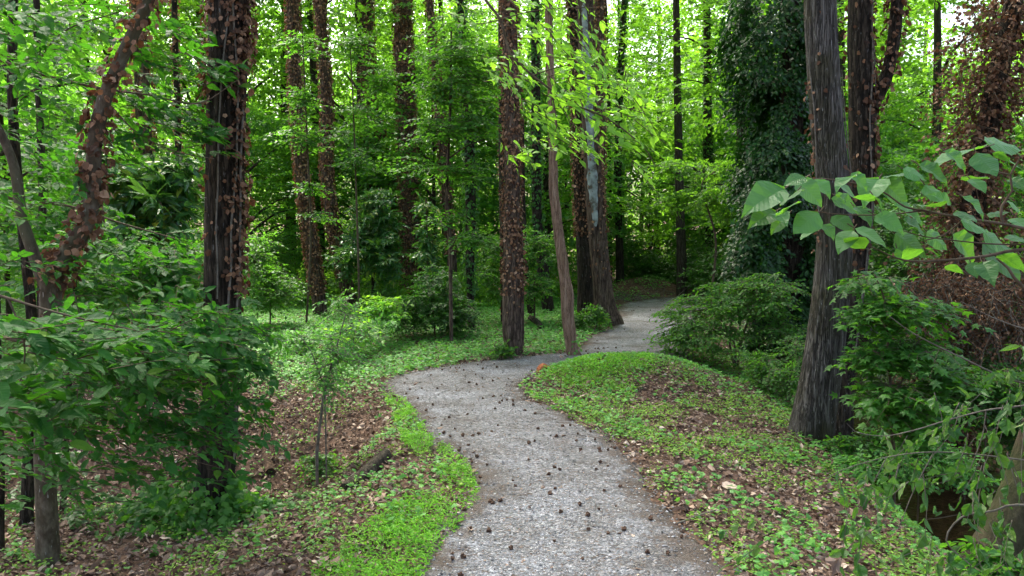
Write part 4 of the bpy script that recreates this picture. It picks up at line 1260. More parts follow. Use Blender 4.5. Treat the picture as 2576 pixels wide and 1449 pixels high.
for (u, v, ru, rv, n, ln) in ((1150, 45, 30, 30, 3, .16), (1300, 20, 70, 40, 8, .2), (1440, 40, 60, 40, 8, .22), (1230, 130, 40, 40, 4, .16), (1330, 130, 50, 40, 7, .2), (1430, 150, 60, 40, 11, .24), (1520, 180, 70, 40, 13, .24),
                              (1300, 215, 45, 35, 8, .2), (1380, 260, 60, 30, 10, .22), (1470, 240, 60, 40, 13, .24), (1560, 260, 60, 40, 14, .24), (1600, 330, 45, 40, 8, .22), (1500, 330, 60, 30, 10, .22), (1400, 340, 60, 30, 8, .22), (1310, 370, 40, 20, 5, .2), (1380, 310, 40, 20, 5, .2), (1490, 100, 50, 40, 6, .2), (1370, 60, 40, 30, 5, .2), (1620, 400, 20, 30, 3, .18)):
    c = P(u, v, 4.6); s = 4.6 / FPX; n = max(2, int(n * .95))
    o = c + np.clip(rvec(n), -1.5, 1.5) * np.array([ru * s * .6, .18, rv * s * .6])
    dd = np.array([1.0, -0.3, -.45]) + rvec(n, .45)
    p, d, nn, tips = sprays(o - nrm(dd) * ln * .5, dd, ln, 1, 6, .07, .3, .3, .35)
    leaves(fm, p - lb, d, nn + np.array([0, -.25, 0]), rng.uniform(.75, 1.15, len(p)) * .066, 'fine', uv=True)
    twigs(bm1, (o - nrm(dd) * ln * .5) - lb, tips.reshape(-1, 3) - lb, .003, .001, 3)
bm1.build('branch', M['twig'], root, smooth=True); fm.build('leaves', M['lime'], root)

# ---- right-hand foreground broad-leaved branch (px from a 2x crop whose origin is u=1476)
root = empty('leafy_branch', P(2760, 700, 2.3), 'pale grey-green broad-leaved branch reaching in from the right edge close to the viewer', 'branch')
lb = np.array(root.location)
cu = lambda x, y: (1476 + x / 2, y / 2)
brx = [[(2570, 4248, 26), (2610, 3000, 22), (2580, 1800, 18), (2545, 1240, 13), (2600, 600, 8), (2700, 200, 4)], [(2560, 1230, 12), (2200, 1150, 9), (2050, 1120, 8), (1900, 1100, 7), (1700, 1060, 6), (1600, 1040, 5), (1480, 960, 5), (1330, 920, 4), (1200, 900, 3), (1060, 900, 2)],
       [(2560, 1270, 12), (2200, 1255, 9), (2000, 1290, 8), (1800, 1310, 7), (1600, 1310, 5), (1450, 1250, 3), (1330, 1200, 2)],
       [(2500, 1700, 14), (2190, 1440, 10), (2120, 1350, 7), (2060, 1300, 5)],
       [(2090, 1120, 7), (2085, 1040, 7), (2140, 960, 6), (2130, 880, 6), (2180, 790, 4), (2130, 745, 3), (2050, 740, 2)],
       [(1900, 1100, 5), (1800, 1180, 4), (1700, 1210, 3)], [(1700, 1060, 4), (1500, 1080, 4), (1300, 1080, 3), (1120, 1060, 2)], [(2200, 1230, 5), (2000, 1225, 4), (1700, 1190, 3), (1560, 1150, 2)],
       [(2130, 880, 4), (2000, 850, 3), (1850, 830, 2), (1700, 840, 2)]]
bm1 = MB(); fm = MB()
for br in brx:
    r = px_rows([(*cu(x, y), w_) for x, y, w_ in br], 2.25, .02)
    tube(bm1, r - np.array([*lb, 0]), 8, .05)
LV = [(995, 950, 805, 1020, 0), (950, 1065, 840, 1100, 0), (1100, 892, 1000, 915, 0), (1050, 905, 1195, 1015, 0), (1230, 1000, 1385, 1045, 0), (1165, 1070, 1045, 1165, 0), (1350, 1150, 1515, 1215, 0), (1480, 905, 1625, 1020, 0),
      (1700, 930, 1800, 1020, 0), (1800, 760, 1930, 835, 0), (2000, 710, 2185, 745, 0), (1960, 770, 2060, 875, 0), (1990, 745, 1740, 790, 1), (1670, 830, 1835, 890, 0), (1590, 850, 1700, 898, 0), (1600, 870, 1500, 885, 1),
      (1330, 872, 1420, 935, 0), (1340, 890, 1250, 915, 1), (1470, 900, 1400, 975, 0), (1450, 1085, 1595, 1140, 0), (1590, 1105, 1725, 1165, 0), (1550, 1175, 1705, 1285, 0), (1840, 1180, 1990, 1315, 0), (1990, 1165, 2140, 1275, 0),
      (1990, 1225, 2205, 1390, 0), (1710, 1165, 1815, 1250, 0), (1600, 1065, 1700, 1110, 0), (1860, 1060, 1960, 1110, 0), (1880, 1110, 2010, 1160, 0), (2010, 1080, 2120, 1065, 0), (1890, 990, 2020, 1065, 0), (1230, 1090, 1350, 1150, 0),
      (1010, 1085, 920, 1160, 0), (1130, 1170, 1075, 1190, 1), (1340, 1160, 1260, 1255, 0), (1440, 985, 1510, 1050, 1), (1250, 985, 1310, 1000, 1), (1700, 1250, 1780, 1270, 1), (1800, 1340, 1890, 1360, 1), (1990, 1320, 2040, 1390, 1),
      (1930, 1320, 1960, 1385, 2), (1560, 1250, 1590, 1320, 1), (2120, 800, 2190, 850, 1), (2040, 770, 2130, 800, 1), (2130, 900, 2200, 930, 2), (1640, 1060, 1560, 1020, 0), (1190, 1130, 1250, 1185, 0), (960, 1070, 1000, 1095, 1),
      (1060, 960, 980, 1020, 2), (1040, 1030, 960, 1060, 1), (1140, 905, 1230, 960, 0), (1400, 1250, 1300, 1180, 1), (2120, 1180, 2200, 1215, 0), (2140, 1100, 2210, 1130, 1), (2060, 1290, 2210, 1330, 1), (1780, 1040, 1690, 1010, 1), (1830, 1030, 1760, 960, 0),
      (1450, 1010, 1350, 975, 1), (1560, 1050, 1480, 1080, 1), (1350, 1040, 1440, 1100, 0), (1660, 1290, 1600, 1250, 1), (1930, 900, 2010, 950, 0), (2180, 1060, 2120, 1010, 0), (1990, 900, 1900, 880, 1), (1270, 930, 1360, 985, 0)]
for (x0, y0, x1, y1, kd) in LV:
    yy = random.uniform(2.05, 2.45)
    a = P(*cu(x0, y0), yy); b = P(*cu(x1, y1), yy + random.uniform(-.05, .03) - .02)
    d = b - a; L = np.linalg.norm(d) * 1.12
    up = np.array([random.uniform(-.3, .3), random.uniform(-1.0, -.35), 1.0]) if kd == 0 else np.array([random.uniform(-.4, .4), random.uniform(.0, .5), 1.0])
    up = up - d * (up @ d) / (d @ d)
    leaves(fm, np.array([a]) - lb, np.array([d]), np.array([up]), np.array([L * .95]), random.choice(('broad', 'broad2', 'broad3')), np.array([random.random()]), uv=True, mi=0, wscale=np.array([1.02 if kd == 0 else .9]))
    twigs(bm1, np.array([a]) - lb, np.array([a - d * .25 + np.array([0, 0, .005])]) - lb, .002, .0015, 3)
bm1.build('branch', M['twig'], root, smooth=True); fm.build('leaves', M['grey'], root)

# ---- bottom right: bare grey branch with curled leaves
root = empty('leafy_branch', P(2760, 1100, 3.0), 'thin grey twiggy branch with curled drooping leaves hanging over the creek at bottom right', 'branch')
lb = np.array(root.location)
brs = [[(2745, 1880, 26), (2760, 1500, 20), (2738, 1180, 14), (2745, 900, 9), (2790, 600, 4)], [(2740, 990, 9), (2576, 1020, 5.5), (2480, 1032, 4.5), (2380, 1058, 4), (2300, 1082, 3.2), (2220, 1097, 2.5), (2150, 1085, 2), (2130, 1065, 1.5)],
       [(2740, 1290, 9), (2560, 1270, 7), (2500, 1285, 6), (2420, 1300, 5), (2380, 1360, 4), (2440, 1420, 3)],
       [(2740, 1180, 7), (2500, 1148, 4), (2350, 1137, 3.2), (2230, 1150, 2.6), (2120, 1182, 2), (2060, 1215, 1.2)],
       [(2740, 980, 6), (2560, 960, 5), (2420, 900, 4), (2300, 840, 3), (2230, 790, 2)], [(2480, 1035, 3), (2470, 1100, 3), (2440, 1180, 2)],
       [(2740, 820, 6), (2600, 830, 4), (2500, 800, 3), (2420, 760, 2)], [(2350, 1135, 3), (2300, 1230, 2.5), (2260, 1330, 2)], [(2230, 1150, 3), (2190, 1230, 2), (2160, 1300, 1.5)]]
bm1 = MB(); fm = MB()
for br in brs:
    tube(bm1, px_rows(br, 3.0, .03) - np.array([*lb, 0]), 7, .05)
for (u, v, ru, rv, n) in ((2480, 1060, 100, 50, 9), (2350, 1130, 110, 40, 8), (2500, 1180, 90, 50, 8), (2220, 1170, 80, 30, 5), (2530, 1340, 60, 60, 9), (2450, 1420, 70, 30, 5), (2230, 1290, 40, 50, 3), (2540, 980, 60, 40, 8), (2160, 1260, 40, 60, 4), (1910, 1330, 25, 15, 2), (2540, 900, 40, 50, 4)):
    c = P(u, v, 3.0); s = 3.0 / FPX
    o = c + np.clip(rvec(n), -1.5, 1.5) * np.array([ru * s * .6, .15, rv * s * .6])
    dd = np.array([-.6, -.2, -.5]) + rvec(n, .6)
    p, d, nn, tips = sprays(o, dd, .17, 1, 5, .07, .8, .5, .8)
    d[:, 2] -= .5
    h_ = np.arange(len(p)) % 2 == 0
    sz = rng.uniform(.6, 1.15, len(p)) * .062
    leaves(fm, p[h_] - lb, d[h_], nn[h_], sz[h_], 'curl', uv=True); leaves(fm, p[~h_] - lb, d[~h_], nn[~h_], sz[~h_], 'long', uv=True)
    twigs(bm1, o - lb, tips.reshape(-1, 3) - lb, .0022, .001, 3)
bm1.build('branch', M['twig_grey'], root, smooth=True); fm.build('leaves', M['curled'], root)

# ---- maple sapling right, bushes right
shrub('maple sapling with star-shaped leaves right of the massive grey trunk over the creek',
      [(2220, 780, 6.6, 80, 60, .4, 34), (2290, 880, 6.6, 90, 60, .5, 44), (2200, 900, 6.6, 60, 40, .4, 22), (2330, 780, 6.8, 50, 50, .4, 14), (2240, 1000, 6.4, 90, 60, .5, 40), (2180, 700, 6.8, 50, 30, .4, 10), (2360, 960, 6.6, 60, 50, .4, 18), (2300, 1060, 6.4, 80, 40, .4, 16)],
      [[(2250, 1220, 8), (2245, 1050, 8), (2235, 900, 7), (2225, 760, 5), (2200, 690, 3)], [(2245, 1000, 5), (2300, 900, 4), (2350, 800, 2)]], 'mid', 'maple', .10, .34, 3, 5, name='sapling', cat='sapling', flat=.2, lj=.3, droop=.2)
shrub('spreading green bush arching over the right side of the far path',
      [(1750, 800, 11.6, 100, 60, .9, 66), (1850, 750, 11.4, 110, 55, .9, 84), (1700, 850, 11.6, 60, 40, .6, 34), (1930, 730, 11, 90, 55, .8, 60), (1800, 850, 11.2, 90, 40, .8, 30), (1960, 820, 11, 60, 60, .7, 22)],
      [[(1850, 920, 7), (1845, 860, 6), (1800, 790, 4), (1740, 780, 2)], [(1856, 915, 6), (1870, 840, 5), (1900, 760, 3)], [(1846, 915, 6), (1835, 850, 5), (1850, 760, 3)]],
      'mid', 'oval', .06, .40, 4, 8, flat=.25, lj=.4, droop=.3, stemr=.01)
for lab, bl, st_, mt, lf in (
    ('low dark green bush against the bank, left of the massive grey trunk', [(1930, 930, 9.4, 60, 50, .5, 50), (1985, 970, 9, 40, 60, .5, 40), (1900, 900, 9.8, 50, 30, .5, 26), (2010, 900, 9.6, 40, 60, .5, 34)], [[(1960, 1020, 5), (1955, 950, 4)]], 'mid', .045),
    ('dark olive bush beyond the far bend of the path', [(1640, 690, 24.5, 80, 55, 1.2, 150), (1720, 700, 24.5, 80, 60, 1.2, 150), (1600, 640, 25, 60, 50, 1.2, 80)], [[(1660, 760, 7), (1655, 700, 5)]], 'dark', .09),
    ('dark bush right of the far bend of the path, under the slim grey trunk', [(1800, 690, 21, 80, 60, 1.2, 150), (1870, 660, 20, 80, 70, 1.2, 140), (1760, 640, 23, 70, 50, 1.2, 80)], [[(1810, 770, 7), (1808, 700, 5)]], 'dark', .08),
    ('yellow-green layered understory tree right of the slim grey trunk', [(1840, 430, 17, 90, 25, 1.0, 44), (1790, 490, 17, 90, 30, 1.0, 44), (1870, 540, 17, 80, 30, 1.0, 40), (1700, 420, 18, 70, 25, 1, 30), (1720, 500, 18, 70, 30, 1, 30)], [[(1790, 740, 7), (1800, 600, 6), (1765, 470, 4), (1800, 430, 2)]], 'far', .09),
    ('green shrub filling the gap left of the bare twisting trunk', [(1350, 620, 15.5, 60, 60, .8, 70), (1345, 720, 15.5, 60, 50, .8, 60), (1240, 700, 15.5, 50, 60, .8, 60), (1230, 620, 16, 50, 50, .8, 40)], [[(1345, 830, 5), (1345, 700, 4)]], 'mid', .06),
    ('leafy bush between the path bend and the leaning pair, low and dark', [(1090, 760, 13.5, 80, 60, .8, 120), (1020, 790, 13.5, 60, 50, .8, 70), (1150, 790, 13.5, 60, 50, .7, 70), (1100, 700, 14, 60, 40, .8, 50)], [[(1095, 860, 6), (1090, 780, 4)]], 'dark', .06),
    ('pale twiggy bush at the near side of the leaning pair', [(890, 835, 11.5, 70, 24, .7, 26), (810, 845, 11.5, 60, 24, .7, 20), (960, 800, 12, 50, 40, .7, 30), (740, 850, 11.5, 70, 22, .7, 20)], [[(880, 880, 5), (885, 810, 4)]], 'cover', .06),
    ('bright bush with large leaves left of the dark low bush', [(965, 770, 12.5, 45, 30, .5, 22), (900, 835, 10.8, 50, 26, .5, 14)], [[(930, 880, 5), (940, 800, 4)]], 'lime', .085),
    ('dense green bush at the foot of the dark glossy magnolia', [(950, 720, 20.5, 60, 50, 1.0, 90), (960, 750, 17.5, 40, 30, .8, 30)], [[(900, 800, 5), (900, 740, 4)]], 'mid', .07),
    ('green bush right of the thick dark trunk in the middle distance', [(680, 720, 15, 70, 60, 1.0, 110), (640, 640, 15, 50, 60, 1.0, 70), (700, 640, 20, 40, 60, 1.0, 50)], [[(680, 830, 5), (680, 740, 4)]], 'mid', .065),
    ('leafy bush behind the leaves between the two left trunks', [(380, 720, 10, 110, 70, .9, 110), (460, 650, 10.5, 60, 80, .9, 60), (300, 640, 10.5, 90, 80, .9, 70)], [[(380, 860, 6), (380, 740, 5)]], 'mid', .065),
    ('bushy growth on the far bank behind the maple sapling', [(2280, 660, 12.5, 110, 60, 1.0, 110), (2230, 560, 13, 70, 70, 1.0, 80), (2380, 600, 13, 80, 60, 1.0, 70)], [[(2280, 860, 6), (2280, 700, 5)]], 'dark', .07),
    ('pale-leaved low bush beside the creek pool', [(2330, 1120, 7.2, 70, 30, .5, 34), (2400, 1180, 7.2, 70, 25, .5, 34), (2250, 1160, 6.9, 60, 30, .5, 30), (2150, 1170, 6.7, 50, 25, .4, 22)], [[(2310, 1230, 4), (2315, 1150, 3)]], 'cover', .05),
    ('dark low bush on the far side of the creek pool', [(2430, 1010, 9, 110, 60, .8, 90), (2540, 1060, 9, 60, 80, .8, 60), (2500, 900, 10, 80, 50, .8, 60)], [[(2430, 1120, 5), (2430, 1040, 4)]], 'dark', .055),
    ('dense low shrub on the near creek bank, below the maple sapling', [(2200, 1120, 7.4, 70, 40, .3, 40), (2130, 1120, 7.2, 40, 30, .3, 18), (2280, 1180, 6.9, 50, 30, .3, 22)], [[(2190, 1190, 4), (2190, 1140, 3)]], 'mid', .05),
    ('green shrub at the lower right edge, in front of the mossy leaning trunk', [(2540, 1420, 3.9, 50, 35, .2, 14), (2480, 1440, 3.9, 40, 25, .2, 8)], [[(2560, 1500, 4), (2540, 1430, 3)]], 'mid', .06),
    ('dark shrub crowding the foot of the dead vine thicket', [(2480, 960, 8.8, 110, 40, .6, 70), (2380, 930, 9, 60, 40, .5, 34), (2570, 1000, 8.6, 50, 80, .5, 44)], [[(2480, 1080, 5), (2480, 980, 4)]], 'mid', .05),
    ('small sprig of green leaves at the bottom of the hollow', [(800, 1170, 7.2, 48, 30, .2, 22)], [[(800, 1215, 4), (800, 1180, 3)]], 'mid', .045),
    ('tuft of dark leaves beside the fallen log in the hollow', [(1010, 1150, 6.9, 26, 28, .15, 12)], [[(1010, 1190, 3), (1010, 1160, 2)]], 'dark', .05),
    ('ivy clump at the foot of the grey-patched trunk', [(1500, 790, 14.6, 40, 18, .3, 26), (1450, 800, 14.8, 40, 14, .3, 18)], [[(1500, 812, 3), (1500, 795, 2)]], 'mid', .07),
    ('ivy clump at the foot of the tall straight trunk', [(1262, 880, 11.1, 26, 16, .2, 14)], [[(1262, 900, 3), (1262, 885, 2)]], 'mid', .06),
):
    shrub(lab, bl, st_, mt, 'oval', lf, .30 if lf < .065 else .45, 4, 8, flat=.4, lj=.45, droop=.2)

# fresh ivy at the foot of the thick dark trunk
mb = MB()
c0 = T2[1]
n = 1500
th = rng.uniform(0, 6.28, n); r_ = .18 + np.abs(rng.normal(0, .32, n))
px_ = c0[0] + np.cos(th) * r_; py_ = c0[1] + np.sin(th) * r_ * .8 - .1
hh = np.clip(.32 - r_ * .5, 0.02, 1) * rng.random(n) * 1.4
pos = np.stack([px_, py_, H(px_, py_) + .02 + hh], 1)
d = np.stack([np.cos(th), np.sin(th), -.4 + 0 * th], 1) + rvec(n, .6); nn = np.array([0, -.4, .9]) + rvec(n, .45)
leaves(mb, pos, d, nn, rng.uniform(.045, .085, n), 'ivy')
o = mb.build('ivy_patch', M['mid'], loc=None)
tag(o, 'glossy green ivy clump spreading round the foot of the thick dark trunk', 'ivy')

# thin bush/sapling in the hollow foreground
shrub('wispy sapling with small leaves standing in the hollow left of the path',
      [(840, 880, 6.6, 70, 60, .4, 30), (825, 960, 6.6, 40, 50, .3, 14), (760, 860, 6.8, 60, 40, .4, 14), (900, 830, 6.8, 50, 40, .4, 14), (860, 770, 6.8, 60, 40, .4, 12)],
      [[(797, 1140, 9), (806, 1060, 8), (818, 980, 7), (845, 880, 5), (870, 790, 3)], [(818, 980, 4), (780, 880, 3), (740, 830, 2)]], 'cover', 'oval', .04, .3, 3, 7, name='sapling', cat='sapling', twig='twig_grey', flat=.5)

# ------------------------------------------------------------------ left foreground foliage
def leafy(label, brs, blobs, mat, tmpl, leaf, length, K=1, M_=7, Y=4, name='leafy_branch', cat='branch', anchor=None, lean=(1, 0, -.12), droop=.12):
    loc = P(*(brs[0][0][:2]), brs[0][0][3] if len(brs[0][0]) > 3 else Y)
    root = empty(name, loc, label, cat)
    bm1 = MB(); fm = MB()
    for br in brs:
        tube(bm1, px_rows(br, Y, .04) - np.array([*loc, 0]), 7, .05)
    g_ = float(H(loc[0] - .08, loc[1]))
    tube(bm1, catmull([[-.08, 0, g_ - .1 - loc[2], .026], [-.05, .03, (g_ - loc[2]) * .5, .022], [0, 0, 0, .016], [-.15, .05, .8, .006]], .06), 8, .05)
    for (u, v, Yb, ru, rv, ry, n) in blobs:
        c = P(u, v, Yb); s = Yb / FPX
        o = c + np.clip(rvec(n), -1.7, 1.7) * np.array([ru * s * .6, ry, rv * s * .6])
        dd = np.array(lean) + rvec(n, .5) * np.array([1, 1, .6])
        p, d, nn, tips = sprays(o - nrm(dd) * length * .5, dd, length, K, M_, leaf, .3, droop, .36)
        leaves(fm, p - loc, d, nn + np.array([0, -.12, .35]), rng.uniform(.55, 1.25, len(p)) * leaf, tmpl, uv=True)
        ob = np.repeat((o - nrm(dd) * length * .5)[:, None], K, 1).reshape(-1, 3)
        twigs(bm1, ob - loc, tips.reshape(-1, 3) - loc, .003, .0012, 3)
    bm1.build('branch', M['twig'], root, smooth=True); fm.build('leaves', M[mat], root)
    return root


leafy('low leafy hornbeam-like branch layers sweeping right across the foot of the thick dark trunk',
      [[(-60, 830, 12), (60, 860, 10), (200, 880, 8), (340, 900, 6), (480, 910, 5), (600, 900, 3)], [(200, 880, 6), (320, 980, 5), (460, 1030, 4), (600, 1060, 2)], [(60, 860, 6), (140, 990, 5), (280, 1100, 3), (420, 1180, 2)], [(340, 900, 4), (450, 820, 3), (560, 780, 2)]],
      [(420, 850, 4.0, 120, 55, .45, 55), (520, 800, 4.2, 80, 40, .45, 27), (580, 880, 4.2, 65, 45, .35, 32), (300, 880, 3.8, 110, 60, .45, 42), (480, 940, 4.2, 100, 40, .45, 36), (180, 880, 3.6, 100, 70, .45, 27), (530, 1045, 4.1, 80, 28, .35, 25), (430, 1080, 4.1, 90, 35, .45, 23), (330, 1010, 4, 110, 50, .45, 29), (590, 1110, 4.1, 50, 25, .25, 9), (300, 1150, 4, 90, 45, .45, 17), (480, 1160, 4.1, 60, 24, .25, 6), (180, 1020, 3.8, 90, 60, .45, 21), (620, 930, 4.3, 30, 40, .25, 8), (610, 1190, 4.1, 30, 14, .15, 2), (60, 980, 3.7, 60, 80, .45, 22), (110, 1080, 3.9, 70, 50, .4, 16), (30, 700, 4.1, 50, 90, .4, 14), (20, 480, 4.1, 40, 80, .4, 9), (10, 1180, 4.0, 40, 60, .4, 8), (380, 960, 4.4, 120, 60, .45, 27)],
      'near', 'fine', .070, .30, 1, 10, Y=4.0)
leafy('large-leaved low branch nearest the viewer at the left edge',
      [[(-80, 720, 9, 2.9), (20, 750, 8, 2.9), (120, 780, 6, 2.9), (240, 810, 5, 2.9), (340, 830, 3, 2.9)], [(20, 750, 6, 2.9), (60, 850, 5, 2.9), (60, 950, 3, 2.9)]],
      [(60, 830, 2.9, 80, 40, .2, 8), (190, 840, 2.9, 70, 35, .2, 7), (300, 840, 3.0, 50, 30, .2, 5), (60, 930, 2.9, 60, 50, .2, 6), (90, 1060, 3.1, 70, 30, .2, 7), (40, 1000, 3.1, 50, 40, .2, 5)],
      'near', 'fine', .10, .28, 1, 7, Y=2.9)
leafy('upper leafy branch arching right over the top of the thick dark trunk',
      [[(-80, 120, 9), (80, 180, 8), (240, 220, 7), (380, 240, 5), (500, 260, 4), (600, 200, 2)], [(240, 220, 5), (340, 330, 4), (440, 380, 3), (540, 400, 2)], [(80, 180, 5), (160, 80, 4), (300, 30, 3)]],
      [(440, 290, 5.3, 70, 40, .2, 20), (370, 370, 5.3, 60, 35, .2, 12), (500, 170, 5.3, 60, 35, .2, 11), (520, 330, 5.25, 25, 40, .1, 7), (430, 150, 5.3, 60, 40, .2, 10), (350, 250, 5.4, 60, 50, .2, 10), (140, 180, 5.2, 90, 60, .3, 20), (60, 280, 5.0, 70, 50, .2, 9), (100, 60, 5.0, 100, 50, .2, 16), (230, 40, 5.2, 70, 40, .2, 9), (420, 70, 5.4, 50, 40, .2, 6), (160, 330, 5.2, 70, 40, .2, 7), (20, 120, 3.8, 40, 80, .3, 7), (60, 30, 3.8, 60, 30, .3, 6)],
      'near', 'fine', .088, .32, 1, 9, Y=5.2)
leafy('middle leafy branch behind the forked tree at far left',
      [[(-60, 480, 10), (40, 500, 9), (180, 520, 7), (300, 560, 5), (440, 600, 3)], [(180, 520, 5), (260, 640, 4), (400, 700, 2)]],
      [(100, 480, 6.2, 110, 80, .5, 30), (280, 620, 6.2, 90, 50, .5, 26), (400, 690, 6.0, 90, 30, .3, 26), (60, 600, 6.0, 80, 60, .5, 20), (440, 640, 6.2, 60, 30, .3, 12), (90, 380, 6.4, 90, 50, .5, 22), (320, 740, 5.8, 100, 35, .3, 24), (430, 770, 5.6, 70, 26, .3, 14)],
      'near', 'fine', .09, .36, 2, 8, Y=6.2)
leafy('leafy undergrowth branch near the foot of the forked tree',
      [[(-40, 1240, 6), (60, 1230, 5), (160, 1210, 4), (260, 1240, 2)]],
      [(60, 1220, 5.6, 70, 50, .3, 18), (200, 1320, 5.4, 60, 40, .3, 14), (180, 1190, 5.8, 60, 40, .3, 12), (350, 1290, 6.2, 80, 40, .3, 14)], 'dark', 'oval', .07, .3, 2, 6, Y=5.6)

# ------------------------------------------------------------------ logs, stump, sticks
def log(label, a, b, ra, rb, mat, name='log', cat='log', hollow=False):
    a = np.array(a, float); b = np.array(b, float)
    root_loc = (a + b) / 2
    rows = catmull([[*a, ra], [*((a + b) / 2 + np.array([.02, .02, .01])), (ra + rb) / 2 * 1.04], [*b, rb]], .04)
    mb = MB(); tube(mb, rows, 22, .10, 4, 2.0, 3.3)
    if hollow:
        d = nrm(b - a); rr2 = catmull([[*(b - d * .02), rb * .62], [*(b + d * .006), rb * .70]], .02)
        tube(mb, rr2, 14, .12, mi=1)  # dark plug on the solid end paints in the shadow inside the log
    o = mb.build(name, [M[mat], M['b_dark']], loc=root_loc, smooth=True)
    tag(o, label, cat)


g1, g2 = G(612, 1125), G(680, 1195)
log('rotten hollow log end poking out of the leaf litter beside the thick dark trunk', g1 + [.05, .2, .0], g2 + [0, 0, .015], .06, .055, 'rot', hollow=True)
g1, g2 = G(868, 1238), G(965, 1172)
log('fallen mossy brown log sloping across the hollow left of the path', g1 + [0, 0, .02], g2 + [0, 0.12, .05], .045, .05, 'b_plain')
g1, g2 = G(600, 1318), G(700, 1290)
log('flat weathered piece of wood in the leaf litter right of the thick dark trunk', g1 + [0, 0, .02], g2 + [0, 0, .02], .018, .026, 'rot', 'branch_piece', 'stick')
g1, g2 = G(640, 1320), G(720, 1292)
log('thin weathered stick in front of the flat piece of wood', g1 + [0, 0, .015], g2 + [0, 0, .015], .010, .014, 'b_plain', 'stick', 'stick')
g1, g2 = G(1700, 1330), G(1850, 1288)
log('long thin dead twig lying across the right edge of the gravel', g1 + [0, 0, .03], g2 + [0, 0, .04], .006, .004, 'twig_grey', 'stick', 'stick')
g1, g2 = G(1335, 812), G(1362, 830)
log('short broken branch lying in the ground cover behind the bare twisting trunk', g1 + [0, 0, .1], g2 + [0, 0, .05], .06, .05, 'b_plain')
g = G(1835, 1242)
mb = MB(); leaves(mb, np.array([[0, 0, 0.0]]), np.array([[1, .15, .12]]), np.array([[0, -.25, 1]]), np.array([.12]), 'broad', np.array([.92]), uv=True)
tag(mb.build('fallen_leaf', M['litter'], loc=None), 'single large pale tan fallen leaf lying right of the gravel path', 'fallen leaf').location = g + np.array([-.05, 0, .05])
# red rotten stump at the knoll tip
g = G(1372, 935)
rows = catmull([[g[0], g[1], g[2] - .05, .12], [g[0], g[1], g[2] + .03, .10], [g[0] + .02, g[1], g[2] + .08, .05]], .015)
mb = MB(); tube(mb, rows, 26, .22, 4, 6, 1.7)
tag(mb.build('stump', M['redrot'], loc=g, smooth=True), 'low crumbling red-brown stump at the left tip of the grassy knoll', 'stump')
# brushwood at the far bend
mb = MB()
g = G(1600, 752)
n = 60
a = g + rvec(n) * np.array([.7, .4, .05]); a[:, 2] = H(a[:, 0], a[:, 1]) + .02
b = a + nrm(rvec(n) * np.array([1, .6, .35])) * rng.uniform(.3, .9, n)[:, None]; b[:, 2] = np.maximum(b[:, 2], H(b[:, 0], b[:, 1]) + .03)
twigs(mb, a, b, .012, .005, 4)
tag(mb.build('brushwood', M['twig_grey']), 'heap of broken pale twigs at the foot of the leaning trunk by the far bend', 'brushwood')

# dead vine mass on the far creek bank
root = empty('dead_vine_thicket', P(2480, 900, 9.5), 'rust-brown mass of dead vines and leaves hanging on the far creek bank at right', 'vines')
lb = np.array(root.location); fm = MB(); tw = MB()
for (u, v, Y, ru, rv, ry, n) in ((2450, 740, 9.6, 130, 60, .6, 150), (2530, 820, 9.4, 80, 60, .6, 110), (2400, 820, 9.8, 70, 50, .6, 70), (2340, 720, 10, 60, 40, .6, 50), (2480, 660, 10, 90, 40, .6, 60), (2560, 700, 9.6, 50, 80, .6, 60)):
    c = P(u, v, Y); s = Y / FPX
    q = nrm(rvec(n)) * rng.random(n)[:, None] ** .5
    o = c + q * np.array([ru * s, ry, rv * s]); dd = rvec(n) + np.array([0, 0, -.9])
    p, d, nn, tips = sprays(o, dd, .38, 2, 8, .06, .9, .5, .8)
    leaves(fm, p - lb, d, nn, rng.uniform(.5, 1.1, len(p)) * .055, 'oval')
    twigs(tw, np.repeat(o[:, None], 2, 1).reshape(-1, 3) - lb, tips.reshape(-1, 3) - lb, .005, .002, 3)
fm.build('leaves', M['dead'], root); tw.build('vines', M['twig_grey'], root)

# ------------------------------------------------------------------ background trees (each a thing) and the far wood
LAB = 'tall leafy green tree in the bright wood beyond the trunks, one of many alike'
GRP = 'leafy trees filling the wood beyond the path'
spots = []
rs = random.Random(5)
for Yb, cnt, ax in ((24, 9, 15), (29, 12, 19), (35, 14, 23), (42, 15, 28)):
    for i in range(cnt):
        xx = -ax + 2 * ax * (i + rs.uniform(.15, .85)) / cnt
        spots.append((xx, Yb + rs.uniform(-2, 2)))
proto_tr = MB()
tube(proto_tr, catmull([(0, 0, -.2, .17), (.05, 0, 2, .14), (-.08, .05, 6, .11), (.1, 0, 12, .05)], .5), 10, .05)
tr_me = MB_build_mesh(proto_tr, 'trunk', M['b_plain'])
def gap(u):
    u = np.asarray(u)
    return ((u > 740) & (u < 900)) | ((u > 1290) & (u < 1420)) | ((u > 1600) & (u < 1690)) | ((u > 2180) & (u < 2620)) | ((u > 380) & (u < 480))


for i, (xx, yy) in enumerate(spots):
    u_, v_, _ = proj(np.array([xx, yy, 4.0]))
    if 1600 < u_ < 1680 and yy < 33: continue
    root = empty('tree', (xx, yy, float(H(xx, yy))), LAB, 'tree', GRP)
    o = bpy.data.objects.new('trunk', tr_me); COL.objects.link(o); o.parent = root
    s = rs.uniform(.85, 1.2); o.scale = (s, s, s); o.rotation_euler = (rs.uniform(-.04, .04), rs.uniform(-.04, .04), rs.uniform(0, 6))
    put_crown(root, CR_TREE[i % 3], (0, 0, rs.uniform(.8, 3.5)), (s, s, rs.uniform(.9, 1.25) * (.5 if 730 < u_ < 900 else .8 if gap(u_) else 1.1)), rs.uniform(0, 6.28))
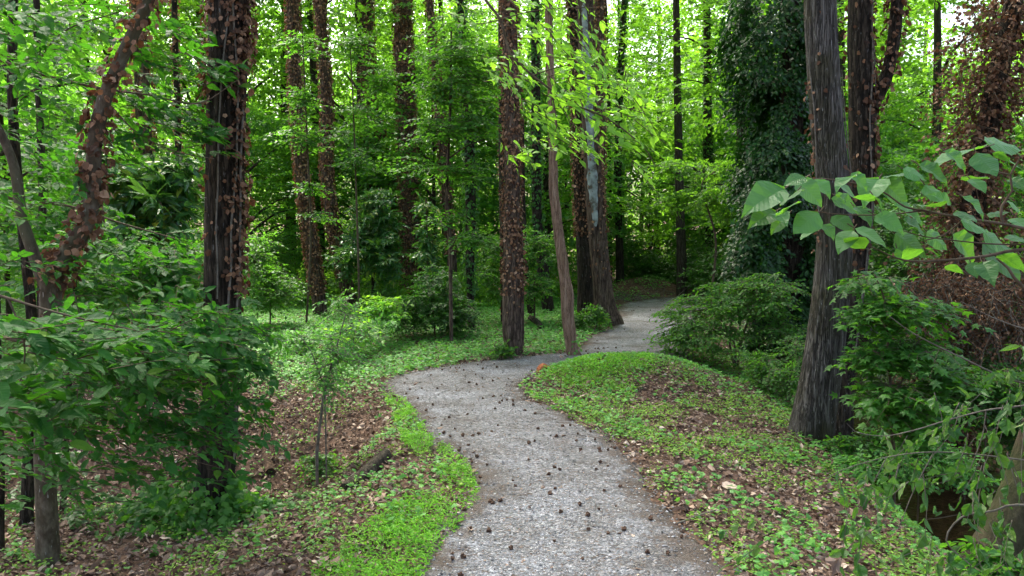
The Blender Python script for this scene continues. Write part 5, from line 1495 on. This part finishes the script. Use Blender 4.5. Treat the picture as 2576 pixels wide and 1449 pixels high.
# understory at middle distance on both sides
LAB2 = 'young layered green understory tree among the trunks, one of several alike'
GRP2 = 'young understory trees among the trunks'
us = [(-9.5, 15), (-11, 19), (-7.2, 21.5), (-4.6, 24), (-13, 12), (-8, 11.5), (-2.2, 22.5), (0.6, 23), (1.8, 26.5), (6.5, 26), (9.5, 22), (12, 19), (11, 25), (9, 16), (12.5, 14), (-10.5, 9.5), (10.5, 11.5), (7.4, 18.5), (5.0, 29), (8.5, 29)]
for i, (xx, yy) in enumerate(us):
    root = empty('sapling', (xx, yy, float(H(xx, yy))), LAB2, 'sapling', GRP2)
    o = bpy.data.objects.new('trunk', tr_me); COL.objects.link(o); o.parent = root
    s = rs.uniform(.9, 1.3); o.scale = (.35, .35, .45); o.rotation_euler = (0, 0, rs.uniform(0, 6))
    put_crown(root, CR_UNDER[i % 2], (0, 0, rs.uniform(.2, 1.2)), (s, s, s), rs.uniform(0, 6.28))

# fine bright understory between the trunks
n = 2300
yy = rng.uniform(18.5, 26, n); xx = rng.uniform(-.66, .08, n) * yy
k = (edge_dist(xx, yy) > .9) & (fbm(xx * .6, yy * .6, 12.0, 2) > -.15) & (xx < 1.2 + .02 * yy)
xx = xx[k]; yy = yy[k]
o = np.stack([xx, yy, H(xx, yy) + .1 + rng.random(len(xx)) ** 1.4 * (.35 + .07 * (yy - 13))], 1)
p, d, nn, tips = sprays(o, rvec(len(o)), .45, 3, 7, .08, .35, .2, .45)
mb = MB(); leaves(mb, p, d, nn, rng.uniform(.6, 1.2, len(p)) * .085, 'rhomb')
tag(mb.build('undergrowth', M['far']), kind='stuff')

# undergrowth on the floor of the far wood
n = 2600
yy = rng.uniform(25, 47, n); xx = rng.uniform(-1, 1, n) * yy * .72
k = edge_dist(xx, yy) > 1.0
xx = xx[k]; yy = yy[k]
o = np.stack([xx, yy, H(xx, yy) + rng.random(len(xx)) ** 1.5 * 1.7], 1)
p, d, nn, tips = sprays(o, rvec(len(o)), .8, 4, 7, .14, .4, .2, .45)
mb = MB(); leaves(mb, p, d, nn, rng.uniform(.6, 1.2, len(p)) * .14, 'rhomb')
tag(mb.build('undergrowth', M['far']), kind='stuff')

# far wood mass
n = 5200
yy = rng.uniform(46, 62, n); xx = rng.uniform(-1, 1, n) * yy * .72; zz = rng.random(n) ** .9 * 17
k = fbm(xx * .22, zz * .3, yy * .1, 3) > -0.15 + .03 * (zz - 6) + .22 * gap(CU + FPX * xx / yy) * (zz > 5)
o = np.stack([xx, yy, H(xx, yy) + zz], 1)[k]
p, d, nn, tips = sprays(o, rvec(len(o)), 1.5, 4, 7, .3, .3, .2, .45)
mb = MB(); leaves(mb, p, d, nn, rng.uniform(.6, 1.2, len(p)) * .27, 'rhomb')
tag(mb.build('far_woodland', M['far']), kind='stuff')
